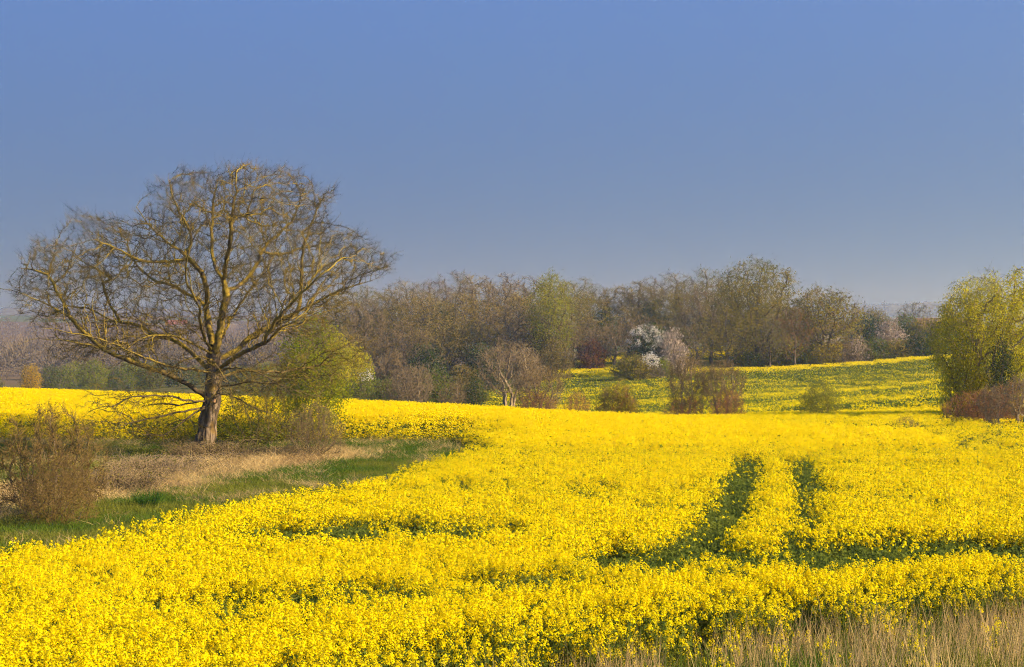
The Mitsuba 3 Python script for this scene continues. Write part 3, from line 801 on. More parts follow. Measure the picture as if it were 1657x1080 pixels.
# valley thicket below the wood, behind the crest of the middle field
VALLEY = [
    ('yellow_tree', 574, 205, 558, 62, 'leafbush_0', 'leaf_yellow', 'twig_olive', 'tree', 'round bright yellow-green tree at the edge of the wood'),
    ('yellow_tree', 548, 190, 545, 50, 'leafbush_1', 'leaf_yellow', 'twig_olive', 'tree', 'yellow leafy tree seen through the hanging twigs of the lone tree'),
    ('valley_bush', 566, 178, 617, 76, 'leafbush_2', 'leaf_green', 'twig_brown', 'bush', 'wide mid green bush below the round yellow tree'),
    ('valley_bush', 596, 190, 600, 36, 'leafbush_1', 'leaf_fresh', 'twig_grey', 'bush', 'small white-flowering bush beside the round yellow tree'),
    ('valley_bush', 626, 185, 612, 56, 'leafbush_0', 'leaf_green', 'twig_brown', 'bush', 'green bush between the white-flowering bush and the pale forked tree'),
    ('valley_tree', 668, 165, 590, 62, 'smalltree_0', 'leaf_green', 'twig_pale', 'tree', 'pale crooked bare tree just behind the yellow crest'),
    ('valley_bush', 655, 180, 605, 60, 'bush_0', 'leaf_green', 'twig_brown', 'bush', 'brown bare bush behind the pale crooked tree'),
    ('valley_bush', 706, 185, 600, 66, 'leafbush_1', 'leaf_green', 'twig_brown', 'bush', 'fresh green bush to one side of the ivy stump'),
    ('valley_bush', 738, 160, 618, 62, 'bush_1', 'leaf_green', 'twig_brown', 'bush', 'brown bare bush leaning on the ivy stump'),
    ('ivy_stump', 768, 150, 600, 34, 'ivy_0', 'leaf_dark', 'twig_brown', 'tree', 'short trunk wrapped in dark ivy on the crest of the yellow field'),
    ('valley_bush', 752, 190, 590, 58, 'bush_2', 'leaf_green', 'twig_olive', 'bush', 'olive twiggy bush behind the ivy stump'),
    ('valley_tree', 822, 175, 552, 100, 'smalltree_1', 'leaf_green', 'twig_pale', 'tree', 'pale bare spreading tree with forked stem below the wood'),
    ('valley_bush', 772, 190, 612, 46, 'leafbush_2', 'leaf_green', 'twig_brown', 'bush', 'green bush between the ivy stump and the pale spreading tree'),
    ('valley_bush', 850, 225, 560, 46, 'leafbush_0', 'bud_brown', 'twig_grey', 'bush', 'light brown budding bush behind the pale spreading tree'),
    ('valley_bush', 898, 235, 548, 60, 'bush_0', 'leaf_olive', 'twig_olive', 'bush', 'ochre twiggy bush at the wood corner by the purple bush'),
    ('valley_bush', 690, 225, 560, 70, 'leafbush_2', 'leaf_dark', 'twig_grey', 'bush', 'dark green evergreen bush under the ivy-clad trees'),
    ('valley_bush', 640, 225, 566, 70, 'bush_1', 'leaf_dark', 'twig_brown', 'bush', 'dense brown bush at the foot of the wood behind the yellow tree'),
    ('valley_bush', 780, 235, 556, 62, 'leafbush_1', 'leaf_dark', 'twig_grey', 'bush', 'blue-green bush at the foot of the wood above the ivy stump'),
    ('crest_bush', 872, 118, 590, 76, 'smalltree_1', 'leaf_green', 'twig_brown', 'bush', 'tall brown bare shrub on the crest beside the reddish bramble'),
    ('crest_bush', 868, 116, 634, 70, 'twigbush', 'leaf_olive', 'twig_red', 'bush', 'reddish tangle at the foot of the tall brown shrub'),
    ('crest_bush', 934, 110, 634, 44, 'twigbush', 'leaf_olive', 'twig_red', 'bush', 'small reddish-brown rounded bramble on the crest'),
    ('crest_bush', 998, 107, 622, 64, 'leafbush_0', 'leaf_olive', 'twig_red', 'bush', 'olive round bush with brown base on the crest'),
    ('crest_tree', 1114, 101, 574, 74, 'smalltree_0', 'leaf_green', 'twig_brown', 'tree', 'bare tree with two pale stems on the crest before the far field'),
    ('crest_tree', 1170, 100, 582, 72, 'smalltree_1', 'leaf_green', 'twig_brown', 'tree', 'bare tree with ivy on its stem beside the two pale stems'),
    ('crest_bush', 1108, 100, 642, 66, 'twigbush', 'leaf_olive', 'twig_red', 'bush', 'low brown brush under the two pale stems'),
    ('crest_bush', 1178, 99, 630, 54, 'twigbush', 'leaf_purple', 'twig_red', 'bush', 'reddish bush under the ivy-stemmed bare tree'),
    ('crest_bush', 1326, 104, 617, 64, 'sapling', 'leaf_sap', 'twig_olive', 'bush', 'yellow-green rounded bush alone in front of the striped far field'),
    ('crest_bush', 1466, 79, 674, 44, 'twigbush', 'leaf_olive', 'twig_brown', 'bush', 'flat brown brush where the crest meets the willow thicket'),
]
for nm, px, D, top, w, pr, lf, tw, cat, text in VALLEY:
    plant(nm, text, cat, pr, px, D, top, w, leaf=lf, twigs=tw, wood='bark_pale' if 'pale' in text else 'bark_plain')

blossom_sprays('valley_bush_001__blossom', 594, 189, 618, 600, 24, 6, 6)

# far lowland behind the lone tree
plant('golden_tree', 'small golden-yellow pointed tree beyond the yellow field', 'tree', 'leafbush_1', 50, 330, 590, 32, leaf='leaf_gold', twigs='twig_olive')
LOW = [(-20, 600, 'leaf_green'), (85, 592, 'leaf_green'), (118, 586, 'leaf_fresh'), (150, 582, 'leaf_fresh'), (182, 592, 'leaf_green'), (212, 580, 'leaf_fresh'), (245, 586, 'leaf_green'), (280, 584, 'leaf_dark'),
       (312, 592, 'leaf_green'), (350, 588, 'leaf_dark'), (390, 592, 'leaf_green'), (430, 586, 'leaf_fresh'), (470, 590, 'leaf_green'), (505, 592, 'leaf_dark')]
GTXT = {'leaf_green': 'mid green tree', 'leaf_fresh': 'pale green tree', 'leaf_dark': 'dark green tree'}
for i, (px, top, lf) in enumerate(LOW):
    k = sum(q[2] == lf for q in LOW[:i])
    plant('lowland_tree', f'{ORD[k]} {GTXT[lf]} from the picture edge in the lowland row behind the lone tree', 'tree', f'leafbush_{i % 3}', px, 330 + 14 * (i % 3), top, 46, leaf=lf, twigs='twig_grey', group=GTXT[lf] + 's of the lowland row')
rf = np.random.default_rng(9)


def far_wood():
    """bare far-off woods and hedges, one mass"""
    mb = MB()
    for _ in range(520):
        D = rf.choice([520, 640, 820, 1050, 1350, 1800]) * rf.uniform(0.94, 1.06)
        px = rf.uniform(-250, 560) if D < 1000 else rf.uniform(-400, 2000)
        x, y = wx(px, D), D
        z = float(gz(x, y))
        h, w = rf.uniform(7, 15), rf.uniform(7, 14)
        n = 330
        d = unit(rf.normal(size=(n, 3)))
        P = d * rf.uniform(0.35, 1.0, (n, 1)) * [w / 2, w / 2, h / 2] + [x, y, z + h * 0.55]
        mb.add(*blades(P - d * 0.6, d + [0, 0, 0.6], 1.6, 0.17, rf))
    return mb.mesh()


scene['far_wood'] = mikit.ply(far_wood(), 'far_twig')
tag('far_wood', 'hazy brown far-off woods and hedges on the plain', 'woods', kind='stuff')


# ---------------------------------------------------------------- houses, pylons, bird
def house(px, D, w, dpt, wall, ridge, rot, wallm, roofm, text, base=None):
    key = numbered('house')
    x, y = wx(px, D), D
    z = float(gz(x, y)) if base is None else CZ + rel(base, D)
    to = T().translate([x, y, z]).rotate([0, 0, 1], rot)
    W, Dp = w / 2, dpt / 2
    body = np.array([[-W, -Dp, -2], [W, -Dp, -2], [W, Dp, -2], [-W, Dp, -2], [-W, -Dp, wall], [W, -Dp, wall], [W, Dp, wall], [-W, Dp, wall], [-W, 0, ridge], [W, 0, ridge]])
    f = [(0, 1, 5), (0, 5, 4), (2, 3, 7), (2, 7, 6), (1, 2, 6), (1, 6, 5), (5, 6, 9), (3, 0, 4), (3, 4, 7), (4, 8, 7)]
    scene[f'{key}__wall'] = mikit.ply((body, np.array(f)), wallm, to_world=to)
    o, t = 0.4, 0.25
    sl = (ridge - wall) / Dp
    rv, rfc = [], []
    for s in (-1, 1):
        q = np.array([[-W - o, s * (Dp + o), wall - sl * o], [W + o, s * (Dp + o), wall - sl * o], [W + o, 0, ridge], [-W - o, 0, ridge]])
        b = len(rv)
        rv += list(q + [0, 0, 0.03]) + list(q + [0, 0, t])
        for a in ((0, 1, 2, 3), (4, 5, 6, 7), (0, 1, 5, 4), (2, 3, 7, 6), (1, 2, 6, 5), (3, 0, 4, 7)):
            rfc += [(b + a[0], b + a[1], b + a[2]), (b + a[0], b + a[2], b + a[3])]
    scene[f'{key}__roof'] = mikit.ply((np.array(rv), np.array(rfc)), roofm, to_world=to)
    ch = trimesh.creation.box([0.8, 0.8, 1.8]); ch.apply_translation([W * 0.55, 0, ridge + 0.5])
    scene[f'{key}__roof__chimney'] = mikit.ply(ch, 'roof_brown', to_world=to)
    n = max(2, int(w / 3.2))
    k = 0
    for i in range(n):
        for zz in ([1.4] if wall < 4 else [1.4, 4.0]):
            b = trimesh.creation.box([1.1, 0.12, 1.3]); b.apply_translation([-W + (i + 0.5) * w / n, -Dp - 0.03, zz])
            scene[f'{key}__window' + (f'_{k:03d}' if k else '')] = mikit.ply(b, 'window_dark', to_world=to)
            k += 1
    tag(key, text, 'house')


house(286, 1500, 19, 10, 4.5, 8.5, 12, 'house_cream', 'roof_red', 'hazy house with a long red roof seen through the bare limbs', 533)
house(216, 1480, 12, 9, 4.5, 7.5, -20, 'house_cream', 'roof_red', 'small hazy red-roofed house behind the low left limbs', 534)
house(1464, 400, 4.6, 6, 4.2, 6.2, 80, 'house_white', 'roof_brown', 'white house gable peeping over the hedgerow', 556)
house(1528, 420, 15, 8, 3.6, 6.8, 5, 'house_cream', 'roof_brown', 'low cottage with a brown tiled roof beside the willow top', 558)
house(1330, 480, 9, 8, 3.0, 5.6, 8, 'house_cream', 'roof_brown', 'brown-roofed house half hidden behind the round olive tree', 552)


def pylon(px, D, top, text):
    key = numbered('pylon')
    x, y = wx(px, D), D
    z = float(gz(x, y))
    H = CZ + rel(top, D) - z
    mb = MB()

    def bar(m, a, b, r):
        m.add(*sweep(np.array([a, b], float), np.array([r, r]), 4))
    lv = np.linspace(0, 1, 7)
    wd = lambda t: np.interp(t, [0, 0.62, 1], [3.2, 0.9, 0.25])
    cor = lambda t: [np.array([sx * wd(t), sy * wd(t), t * H]) for sx, sy in ((-1, -1), (1, -1), (1, 1), (-1, 1))]
    for a, b in zip(lv[:-1], lv[1:]):
        ca, cb = cor(a), cor(b)
        for i in range(4):
            bar(mb, ca[i], cb[i], 0.14)
            bar(mb, ca[i], cb[(i + 1) % 4], 0.08)
            bar(mb, ca[(i + 1) % 4], cb[i], 0.08)
    to = T().translate([x, y, z]).rotate([0, 0, 1], 25)
    for i, (t, L) in enumerate(((0.66, 6.0), (0.80, 5.0), (0.93, 3.6))):
        arm = MB()
        bar(arm, [-L, 0, t * H], [L, 0, t * H], 0.13)
        for q in (-1, 1):
            bar(arm, [q * L * 0.98, 0, t * H + 0.05], [q * L * 0.98, 0, t * H - 1.4], 0.08)
            bar(arm, [q * L, 0, t * H], [0, 0, t * H + 0.9], 0.10)
        scene[f'{key}__arm' + (f'_{i:03d}' if i else '')] = mikit.ply(arm.mesh(), 'steel', to_world=to)
    scene[f'{key}__mast'] = mikit.ply(mb.mesh(), 'steel', to_world=to)
    tag(key, text, 'pylon')


pylon(1399, 1900, 486, 'faint lattice pylon nearer the round olive tree')
pylon(1431, 1900, 487, 'faint lattice pylon over the hedgerow and nearer the willow')


def bird():
    c = np.array([wx(1289, 330), 330, CZ + rel(444, 330)])
    body = trimesh.creation.icosphere(1, 1.0); body.apply_scale([0.16, 0.05, 0.05]); body.apply_translation(c)
    head = trimesh.creation.icosphere(1, 0.04); head.apply_translation(c + [-0.17, 0, 0.02])
    tail = (np.array([[0.12, -0.02, 0], [0.12, 0.02, 0], [0.3, 0.05, 0.01], [0.3, -0.05, 0.01], [0.21, 0, 0.03]]) + c, np.array([(0, 3, 4), (3, 2, 4), (2, 1, 4), (1, 0, 4)]))
    key = 'bird'
    m = trimesh.util.concatenate([body, head, trimesh.Trimesh(*tail, process=False)])
    scene['bird__body'] = mikit.ply(m, 'bird_black', smooth=True)
    for s, n in ((-1, 'wing'), (1, 'wing_001')):
        v = np.array([[-0.07, s * 0.03, 0.02], [0.06, s * 0.03, 0.02], [0.10, s * 0.24, 0.10], [-0.04, s * 0.24, 0.12], [0.12, s * 0.46, 0.09], [0.0, s * 0.24, 0.135]]) + c
        scene[f'bird__{n}'] = mikit.ply((v, np.array([(0, 1, 5), (1, 2, 5), (0, 5, 3), (2, 4, 5), (5, 4, 3)])), 'bird_black')
    tag('bird', 'tiny dark bird flying in the sky above the wood', 'bird')


bird()

# ---------------------------------------------------------------- willow thicket
WD = 96.0
proto('willow', 101, 9.2, 9.0, 2.2, 'round', n_attr=1100, stems=2, twig_n=3, twig_len=0.9, twig_w=0.022, tip_r=0.013, trunk_r=0.24, leaf_n=34000, leaf_size=0.12, clump=0.24, droop=1.1, thick=0.05, step=0.3)
plant('willow_tree', 'yellow-green willow with drooping sprays and bare pale limbs', 'tree', 'willow', 1618, WD, 442, 196, leaf='leaf_yellow', twigs='twig_olive', wood='bark_pale', rot=40)
plant('thicket_tree', 'slim trunk choked with dark ivy inside the willow', 'tree', 'ivy_1', 1622, WD - 3.2, 545, 46, leaf='leaf_dark', twigs='twig_grey')
plant('thicket_bush', 'olive green bush filling the lower side of the willow', 'bush', 'leafbush_1', 1562, WD - 1, 566, 70, leaf='leaf_yellow', twigs='twig_olive')
plant('thicket_bush', 'reddish-brown bare bush below the willow near the striped field', 'bush', 'twigbush', 1566, WD - 6, 634, 74, leaf='leaf_olive', twigs='twig_red')
plant('thicket_bush', 'taller rust-coloured bare bush at the picture edge under the willow', 'bush', 'twigbush', 1644, WD - 7, 618, 96, leaf='leaf_olive', twigs='twig_red')
plant('thicket_bush', 'brown twiggy bush in the middle below the willow', 'bush', 'bush_2', 1600, WD - 8, 632, 70, leaf='leaf_olive', twigs='twig_red')
plant('thicket_sapling', 'pale bare sapling in front of the rust-coloured bushes', 'tree', 'smalltree_0', 1606, WD - 12, 622, 44, twigs='twig_pale', wood='bark_pale')
plant('thicket_sapling', 'pale leaning sapling at the picture edge under the willow', 'tree', 'smalltree_1', 1652, WD - 12, 606, 50, twigs='twig_pale', wood='bark_pale')

# ---------------------------------------------------------------- shrubs round the lone tree and the path
plant('leafy_shrub', 'tall shrub with fresh yellow-green leaves behind the lone tree', 'bush', 'sapling', 505, 75, 508, 112, leaf='leaf_fresh', twigs='twig_olive')
plant('leafy_shrub', 'open green-leaved shrub with several stems beside the trunk', 'bush', 'open_shrub', 415, 73, 612, 128, leaf='leaf_fresh', twigs='twig_olive')
plant('round_bush', 'round brown bare bush at the end of the green path', 'bush', 'twigbush', 507, 67, 652, 94, leaf='leaf_olive', twigs='twig_brown')
plant('wayside_shrub', 'loose twiggy olive shrub on the dry bank at the picture edge', 'bush', 'loose', 76, 45.5, 656, 165, leaf='leaf_olive', twigs='twig_warm')
plant('wayside_shrub', 'lower brown shrub growing from the dry bank in front of the loose one', 'bush', 'twigbush', 98, 43.5, 742, 120, leaf='leaf_olive', twigs='twig_warm')


def bramble(px, D, wpx, h, text, seed, mat='twig_brown'):
    key = numbered('bramble')
    r = np.random.default_rng(seed)
    w = wpx / FPX * D
    n = 520
    a, rr = r.uniform(0, 6.28, n), np.sqrt(r.uniform(0, 1, n))
    X, Y = wx(px, D) + np.cos(a) * rr * w / 2, D + np.sin(a) * rr * w * 0.33
    stems, lv = MB(), MB()
    for x, y in zip(X, Y):
        b = np.array([x, y, float(gz(x, y)) - 0.03])
        d = r.normal(size=3) * [1, 1, 0]
        L = h * r.uniform(0.7, 1.5)
        t = np.linspace(0, 1, 6)[:, None]
        P = b + t * d * L * 0.8 + np.array([0, 0, 1]) * (np.sin(t * r.uniform(1.8, 3.0)) * L * 0.75) + r.normal(size=(6, 3)) * 0.03
        stems.add(*sweep(P, np.linspace(0.010, 0.004, 6), 3))
    C = np.vstack(stems.v)
    C = C[r.integers(0, len(C), 900)] + r.normal(size=(900, 3)) * 0.05
    lv.add(*leaves(C, 0.07, r))
    scene[f'{key}__stems'] = mikit.ply(stems.mesh(), mat); labels[f'{key}__stems'] = {'kind': 'stuff'}
    scene[f'{key}__leaves'] = mikit.ply(lv.mesh(), 'leaf_olive'); labels[f'{key}__leaves'] = {'kind': 'stuff'}
    tag(key, text, 'bramble')


bramble(335, 67.4, 120, 0.75, 'brown bramble tangle round the foot of the lone tree', 1)
bramble(425, 67.5, 120, 0.55, 'low reddish bramble between the lone tree and the round bush', 2)
bramble(255, 60, 150, 0.8, 'straw-brown bramble sloping down the bank before the lone tree', 3, 'twig_pale')
bramble(190, 53, 130, 0.8, 'tan bramble between the loose shrub and the lone tree', 4, 'twig_brown')

# ---------------------------------------------------------------- rapeseed


def raceme(c, h, w, n, size, rng, fl, gr, buds=True):
    """a flower head: open four-petalled flowers round a stalk, green buds on top"""
    t = rng.uniform(0, 1, n)
    a = np.arange(n) * 2.4 + rng.uniform(0, 6.28)
    r = w * 0.5 * np.sqrt(np.clip(1.02 - t ** 1.6, 0.05, 1)) * rng.uniform(0.75, 1.1, n)
    P = c + np.stack([np.cos(a) * r, np.sin(a) * r, (t - 0.5) * h], 1)
    N = unit(np.stack([np.cos(a), np.sin(a), 0.55 + 0.6 * t], 1) + rng.normal(size=(n, 3)) * 0.3)
    fl.add(*leaves(P, size, rng, N=N, aspect=1.0))
    if buds:
        gr.add(*leaves(c + rng.normal(size=(2, 3)) * w * 0.1 + [0, 0, h * 0.5], size * 0.7, rng))


def rape_plant(x, y, rng, fl, gr, lf, lod, bloom=1.0, hs=1.0, low=0.34):
    H = hs * rng.uniform(1.08, 1.25)
    lean = rng.normal(size=2) * 0.06
    top = np.array([x + lean[0], y + lean[1], H])
    base = np.array([x, y, 0.0])
    nb = {0: 7, 1: 7, 2: 5}[lod]
    if lod < 2:
        gr.add(*slivers(base[None], (top - base)[None], H * 0.97 / 1.0, 0.018, rng, 0.05))
    heads = [top]
    for b in range(nb):
        a = rng.uniform(0, 6.28)
        r = rng.uniform(0.08, 0.24)
        hh = H - rng.uniform(0.01, low)
        tip = np.array([x + math.cos(a) * r, y + math.sin(a) * r, hh])
        heads.append(tip)
        if lod < 2:
            j = base + (top - base) * max(hh - 0.30, 0.05) / H
            gr.add(*slivers(j[None], (tip - j)[None], np.linalg.norm(tip - j), 0.010, rng, 0.1))
    for c in heads:
        if rng.random() > bloom: continue
        s = rng.uniform(0.8, 1.25)
        if lod == 0: raceme(c, 0.095 * s, 0.078 * s, 18, 0.0255, rng, fl, gr)
        elif lod == 1: raceme(c, 0.095 * s, 0.08 * s, 7, 0.043, rng, fl, gr, rng.random() < 0.5)
        else: raceme(c, 0.09 * s, 0.085 * s, 4, 0.06, rng, fl, gr, False)
    nl = {0: 14, 1: 7, 2: 2}[lod]
    P = base + np.stack([rng.normal(size=nl) * 0.12, rng.normal(size=nl) * 0.12, rng.uniform(0.15, 0.9, nl) * H], 1)
    lf.add(*leaves(P, {0: 0.09, 1: 0.12, 2: 0.2}[lod], rng, up=0.8, aspect=0.45))


def green_plant(x, y, rng, fl, gr, lf, lod, bloom=0.06):
    """a stunted plant, almost all leaf"""
    H = rng.uniform(0.78, 1.0)
    n = {0: 40, 1: 26, 2: 8}[lod]
    P = np.array([x, y, 0]) + np.stack([rng.normal(size=n) * 0.13, rng.normal(size=n) * 0.13, np.sqrt(rng.uniform(0.05, 1, n)) * H], 1)
    lf.add(*leaves(P, {0: 0.085, 1: 0.10, 2: 0.18}[lod], rng, up=0.5, aspect=0.5))
    if rng.random() < bloom:
        raceme(np.array([x, y, H + 0.12]), 0.09, 0.08, 10 if lod == 0 else 5, 0.03 if lod == 0 else 0.05, rng, fl, gr, False)


def clump(name, seed, size, nplants, lod, bloom=1.0, hs=1.0, green=False, low=0.34):
    rng = np.random.default_rng(seed)
    fl, gr, lf = MB(), MB(), MB()
    for _ in range(nplants):
        x, y = rng.uniform(-0.5, 0.5, 2) * size * 1.1
        if green: green_plant(x, y, rng, fl, gr, lf, lod)
        else: rape_plant(x, y, rng, fl, gr, lf, lod, bloom, hs, low)
    g = {'type': 'shapegroup', 'leaves': mikit.ply(lf.mesh(), 'crop_leaf')}
    if fl.n: g['flowers'] = mikit.ply(fl.mesh(), 'petal')
    if gr.n: g['stems'] = mikit.ply(gr.mesh(), 'crop_green')
    scene[name] = g
    return fl.tris + gr.tris + lf.tris


NV = 4
for i in range(NV):
    clump(f'rape_a{i}', 200 + i, 0.5, 11, 0)
    clump(f'rape_thin_a{i}', 210 + i, 0.5, 6, 0, 0.5, 0.93)
    clump(f'rape_green_a{i}', 220 + i, 0.5, 6, 0, green=True)
    clump(f'rape_edge_a{i}', 280 + i, 0.5, 7, 0, 0.8, 0.9, low=0.85)
    clump(f'rape_edge_b{i}', 285 + i, 0.5, 9, 1, 0.9, 0.9, low=0.85)
    clump(f'rape_edge_c{i}', 290 + i, 1.0, 24, 2, 0.95, 0.9, low=0.9)
    clump(f'rape_b{i}', 230 + i, 0.5, 9, 1)
    clump(f'rape_thin_b{i}', 240 + i, 0.5, 7, 1, 0.5, 0.93)
    clump(f'rape_green_b{i}', 250 + i, 0.5, 6, 1, green=True)
    clump(f'rape_m{i}', 500 + i, 0.5, 9, 2)
    clump(f'rape_thin_m{i}', 510 + i, 0.5, 7, 2, 0.45, 0.93)
    clump(f'rape_edge_m{i}', 520 + i, 0.5, 9, 2, 0.95, 0.9, low=0.9)
    clump(f'rape_c{i}', 260 + i, 1.0, 26, 2)
    clump(f'rape_thin_c{i}', 270 + i, 1.0, 20, 2, 0.45, 0.93)


def far_clump(name, seed, size, n, fsize, bloom):
    rng = np.random.default_rng(seed)
    xy = rng.uniform(-0.5, 0.5, (n, 2)) * size * 1.05
    fl, lf = MB(), MB()
    m = int(n * bloom)
    fl.add(*leaves(np.column_stack([xy[:m], rng.uniform(0.95, 1.3, m)]), fsize, rng, up=0.6, aspect=0.9))
    k = max(40, n - m)
    k = int(k * 0.8) + 60
    lf.add(*leaves(np.column_stack([rng.uniform(-0.5, 0.5, (k, 2)) * size * 1.05, rng.uniform(0.6, 1.05, k)]), fsize * 2.2, rng, up=0.8, aspect=0.7))
    scene[name] = {'type': 'shapegroup', 'flowers': mikit.ply(fl.mesh(), 'petal'), 'leaves': mikit.ply(lf.mesh(), 'crop_far')}


BLOOM = [0.06, 0.17, 0.31, 0.5, 0.85]
for i in range(3):
    for k, bl in enumerate(BLOOM):
        far_clump(f'rape_far_{k}{i}', 300 + 10 * k + i, 2.0, 300, 0.115, bl)


_place_n = {}


def stand(thing, group, x, y, rot, s=1.0, sz=1.0):
    n = _place_n.get(thing, 0) + 1
    _place_n[thing] = n
    scene[f'{thing}__{n:05d}'] = {'type': 'instance', 'shapegroup': {'type': 'ref', 'id': group},
                                  'to_world': T().translate([float(x), float(y), float(gz(x, y)) - 0.02]).rotate([0, 0, 1], float(rot)).scale([s, s, s * sz])}


def on_canopy(px, py, h=3.95):
    """where the line of sight through a point of the photograph meets the top of the near crop"""
    for _ in range(6):
        D = FPX * h / (py - 540)
        h = -(float(gz(wx(px, D), D)) - CZ) - 1.15
    return wx(px, D), D


def sil(pts):
    return [on_canopy(*p) for p in pts]


LEFT = sil([(7, 877), (72, 868), (116, 866), (203, 842), (264, 822), (348, 811), (416, 796), (485, 784), (561, 775), (626, 762), (687, 738), (735, 724), (768, 717)])
near_poly = Polygon([(-14.5, 12.6), (-7.0, 14.6), (-2.25, 16.8), (-0.9, 18.6), (0.7, 20.3), (4.1, 22.7), (8.6, 25.3), (12.6, 28), (20, 33), (26, 58.5), (17, 60), (0, 60.5)] + LEFT[::-1] + [(-16, 28), (-20, 25)])
GAPS = [  # bands where the crop failed: rows of photograph points, half width in metres, share of stunted plants
    (sil([(1212, 736), (1198, 770), (1182, 812), (1152, 846), (1118, 868)]), 0.78, 1.0),
    (sil([(1296, 736), (1308, 775), (1316, 812), (1310, 848), (1300, 880)]), 0.68, 0.92),
    (sil([(1110, 890), (1250, 892), (1330, 884), (1420, 876), (1520, 872), (1720, 880)]), 2.1, 0.95),
    (sil([(380, 962), (500, 955), (620, 940), (720, 936), (860, 930), (1000, 918), (1130, 896)]), 1.25, 0.65),
    (sil([(545, 848), (620, 852), (705, 849)]), 2.2, 0.9),
    (sil([(730, 778), (800, 782), (880, 780)]), 2.0, 0.5),
    (sil([(980, 800), (1120, 812)]), 1.6, 0.35),
    (sil([(1380, 800), (1657, 806)]), 1.6, 0.35),
]
GAPL = [(LineString(p), w, g) for p, w, g in GAPS]
rn = np.random.default_rng(41)


def fill(poly, sp, fn):
    x0, y0, x1, y1 = poly.bounds
    X, Y = np.meshgrid(np.arange(x0, x1, sp), np.arange(y0, y1, sp), indexing='ij')
    X = X.ravel() + rn.uniform(-0.5, 0.5, X.size) * sp * 0.8
    Y = Y.ravel() + rn.uniform(-0.5, 0.5, Y.size) * sp * 0.8
    ok = shapely.contains_xy(poly, X, Y) & (np.abs(X) < 0.385 * Y + 3.0)
    fn(X[ok], Y[ok])


def near_fill(X, Y):
    P = shapely.points(X, Y)
    wob = meshkit.fbm(np.stack([X * 0.6, Y * 0.6, 0 * X], -1), 3)
    patch = meshkit.fbm(np.stack([X * 0.16, Y * 0.55, 0 * X + 7], -1), 3)
    gap = np.zeros(len(X))
    for line, w, g in GAPL:
        d = shapely.distance(line, P)
        gap = np.maximum(gap, g * np.clip((w * (0.6 + 0.8 * wob) + 0.1 - d) / 0.3, 0, 1))
    u = rn.random(len(X))
    edge, j = shapely.distance(near_poly.exterior, P), 0
    for x, y, g, k, q, w in zip(X, Y, gap, u, patch, wob):
        lod = 'a' if y < 29 else 'b'
        i = int(rn.integers(0, NV))
        thin_p = 0.03 + 0.30 * np.clip((y - 34) / 14, 0, 1) + 0.75 * np.clip((q - 0.53) / 0.16, 0, 1) * np.clip((y - 27) / 16, 0.12, 1)
        kind = 'green_' if k < g else 'thin_' if (rn.random() < thin_p + 0.3 * (g > 0.05)) else ''
        if kind != 'green_' and edge[j] < 1.5: kind = 'edge_' if rn.random() < 0.35 + 0.45 * edge[j] else 'thin_' if rn.random() < 0.6 else 'skip'
        j += 1
        if kind == 'skip': continue
        if y > 55.5 and kind == '' and rn.random() < 0.5: kind = 'thin_'
        stand('rapeseed_crop', f'rape_{kind}{lod}{i}', x, y, rn.uniform(0, 360), rn.uniform(0.97, 1.03), (0.95 + 0.10 * w))


fill(near_poly, 0.5, near_fill)
tag('rapeseed_crop', 'dense yellow flowering rapeseed filling the near field with green gaps', 'crop', kind='stuff')

# middle field: from the ditch to the straight diagonal crest
FRONT = [(-62, 80), (wx(0, 75.5), 75.5), (wx(400, 75.5), 75.5), (wx(735, 75), 75), (wx(775, 70), 70), (wx(800, 63), 63), (0.2, 61), (12, 60.6)]
mid_poly = Polygon(FRONT + [(17.2, 61.5), (18.4, 71), (5.6, 85), (-11.3, 103), (-41, 127), (-62, 141)])


front = LineString(FRONT[:5])


def mid_fill(X, Y):
    patch = meshkit.fbm(np.stack([X * 0.05, Y * 0.35, 0 * X + 3], -1), 3)
    for x, y, q in zip(X, Y, patch):
        t = rn.random() < 0.06 + 0.5 * np.clip((q - 0.6) / 0.1, 0, 1)
        e = float(shapely.distance(front, Point(x, y)))
        if y < 64 and x > -2: t = rn.random() < 0.45
        kind = 'edge_' if e < 2.0 else 'thin_' if t else ''
        lod = 'm' if y < 88 else 'c'
        stand('rapeseed_crop_001', f"rape_{kind}{lod}{int(rn.integers(0, NV))}", x, y, rn.uniform(0, 360), rn.uniform(0.98, 1.04), float(np.interp(e, [0, 0.5, 1.1, 2.0], [0.4, 0.6, 0.82, 0.97])))


fill(mid_poly.intersection(shapely.box(-200, 0, 200, 88)), 0.5, mid_fill)
fill(mid_poly.intersection(shapely.box(-200, 88, 200, 300)), 0.93, mid_fill)
tag('rapeseed_crop_001', 'solid yellow rapeseed on the middle field up to its straight crest', 'crop', kind='stuff')

# thin crop between the near field and the willow thicket
strip_poly = Polygon([(17.6, 62.5), (28, 60.5), (37, 93), (21.5, 93), (18.9, 71)])


def strip_fill(X, Y):
    for x, y in zip(X, Y):
        if rn.random() < 0.75:
            stand('rapeseed_crop_002', f"rape_{'thin_' if rn.random() < 0.75 else ''}c{int(rn.integers(0, NV))}", x, y, rn.uniform(0, 360), rn.uniform(0.8, 0.95), 0.8)


fill(strip_poly, 1.0, strip_fill)
tag('rapeseed_crop_002', 'thin greenish rapeseed in front of the willow thicket', 'crop', kind='stuff')


def pd(px, D):
    return (wx(px, D), D)


far_poly = Polygon([pd(1470, 76), pd(1200, 82), pd(1000, 92), pd(880, 120), pd(770, 170), pd(785, 216), pd(850, 226), pd(900, 246), pd(912, 262), pd(1010, 268), pd(1100, 262), pd(1205, 251), pd(1330, 251), pd(1510, 255), pd(1720, 258), pd(1720, 108), pd(1560, 106)])
path_line = LineString([pd(800, 236), pd(905, 238), pd(960, 232), pd(1010, 228), pd(1045, 224)])


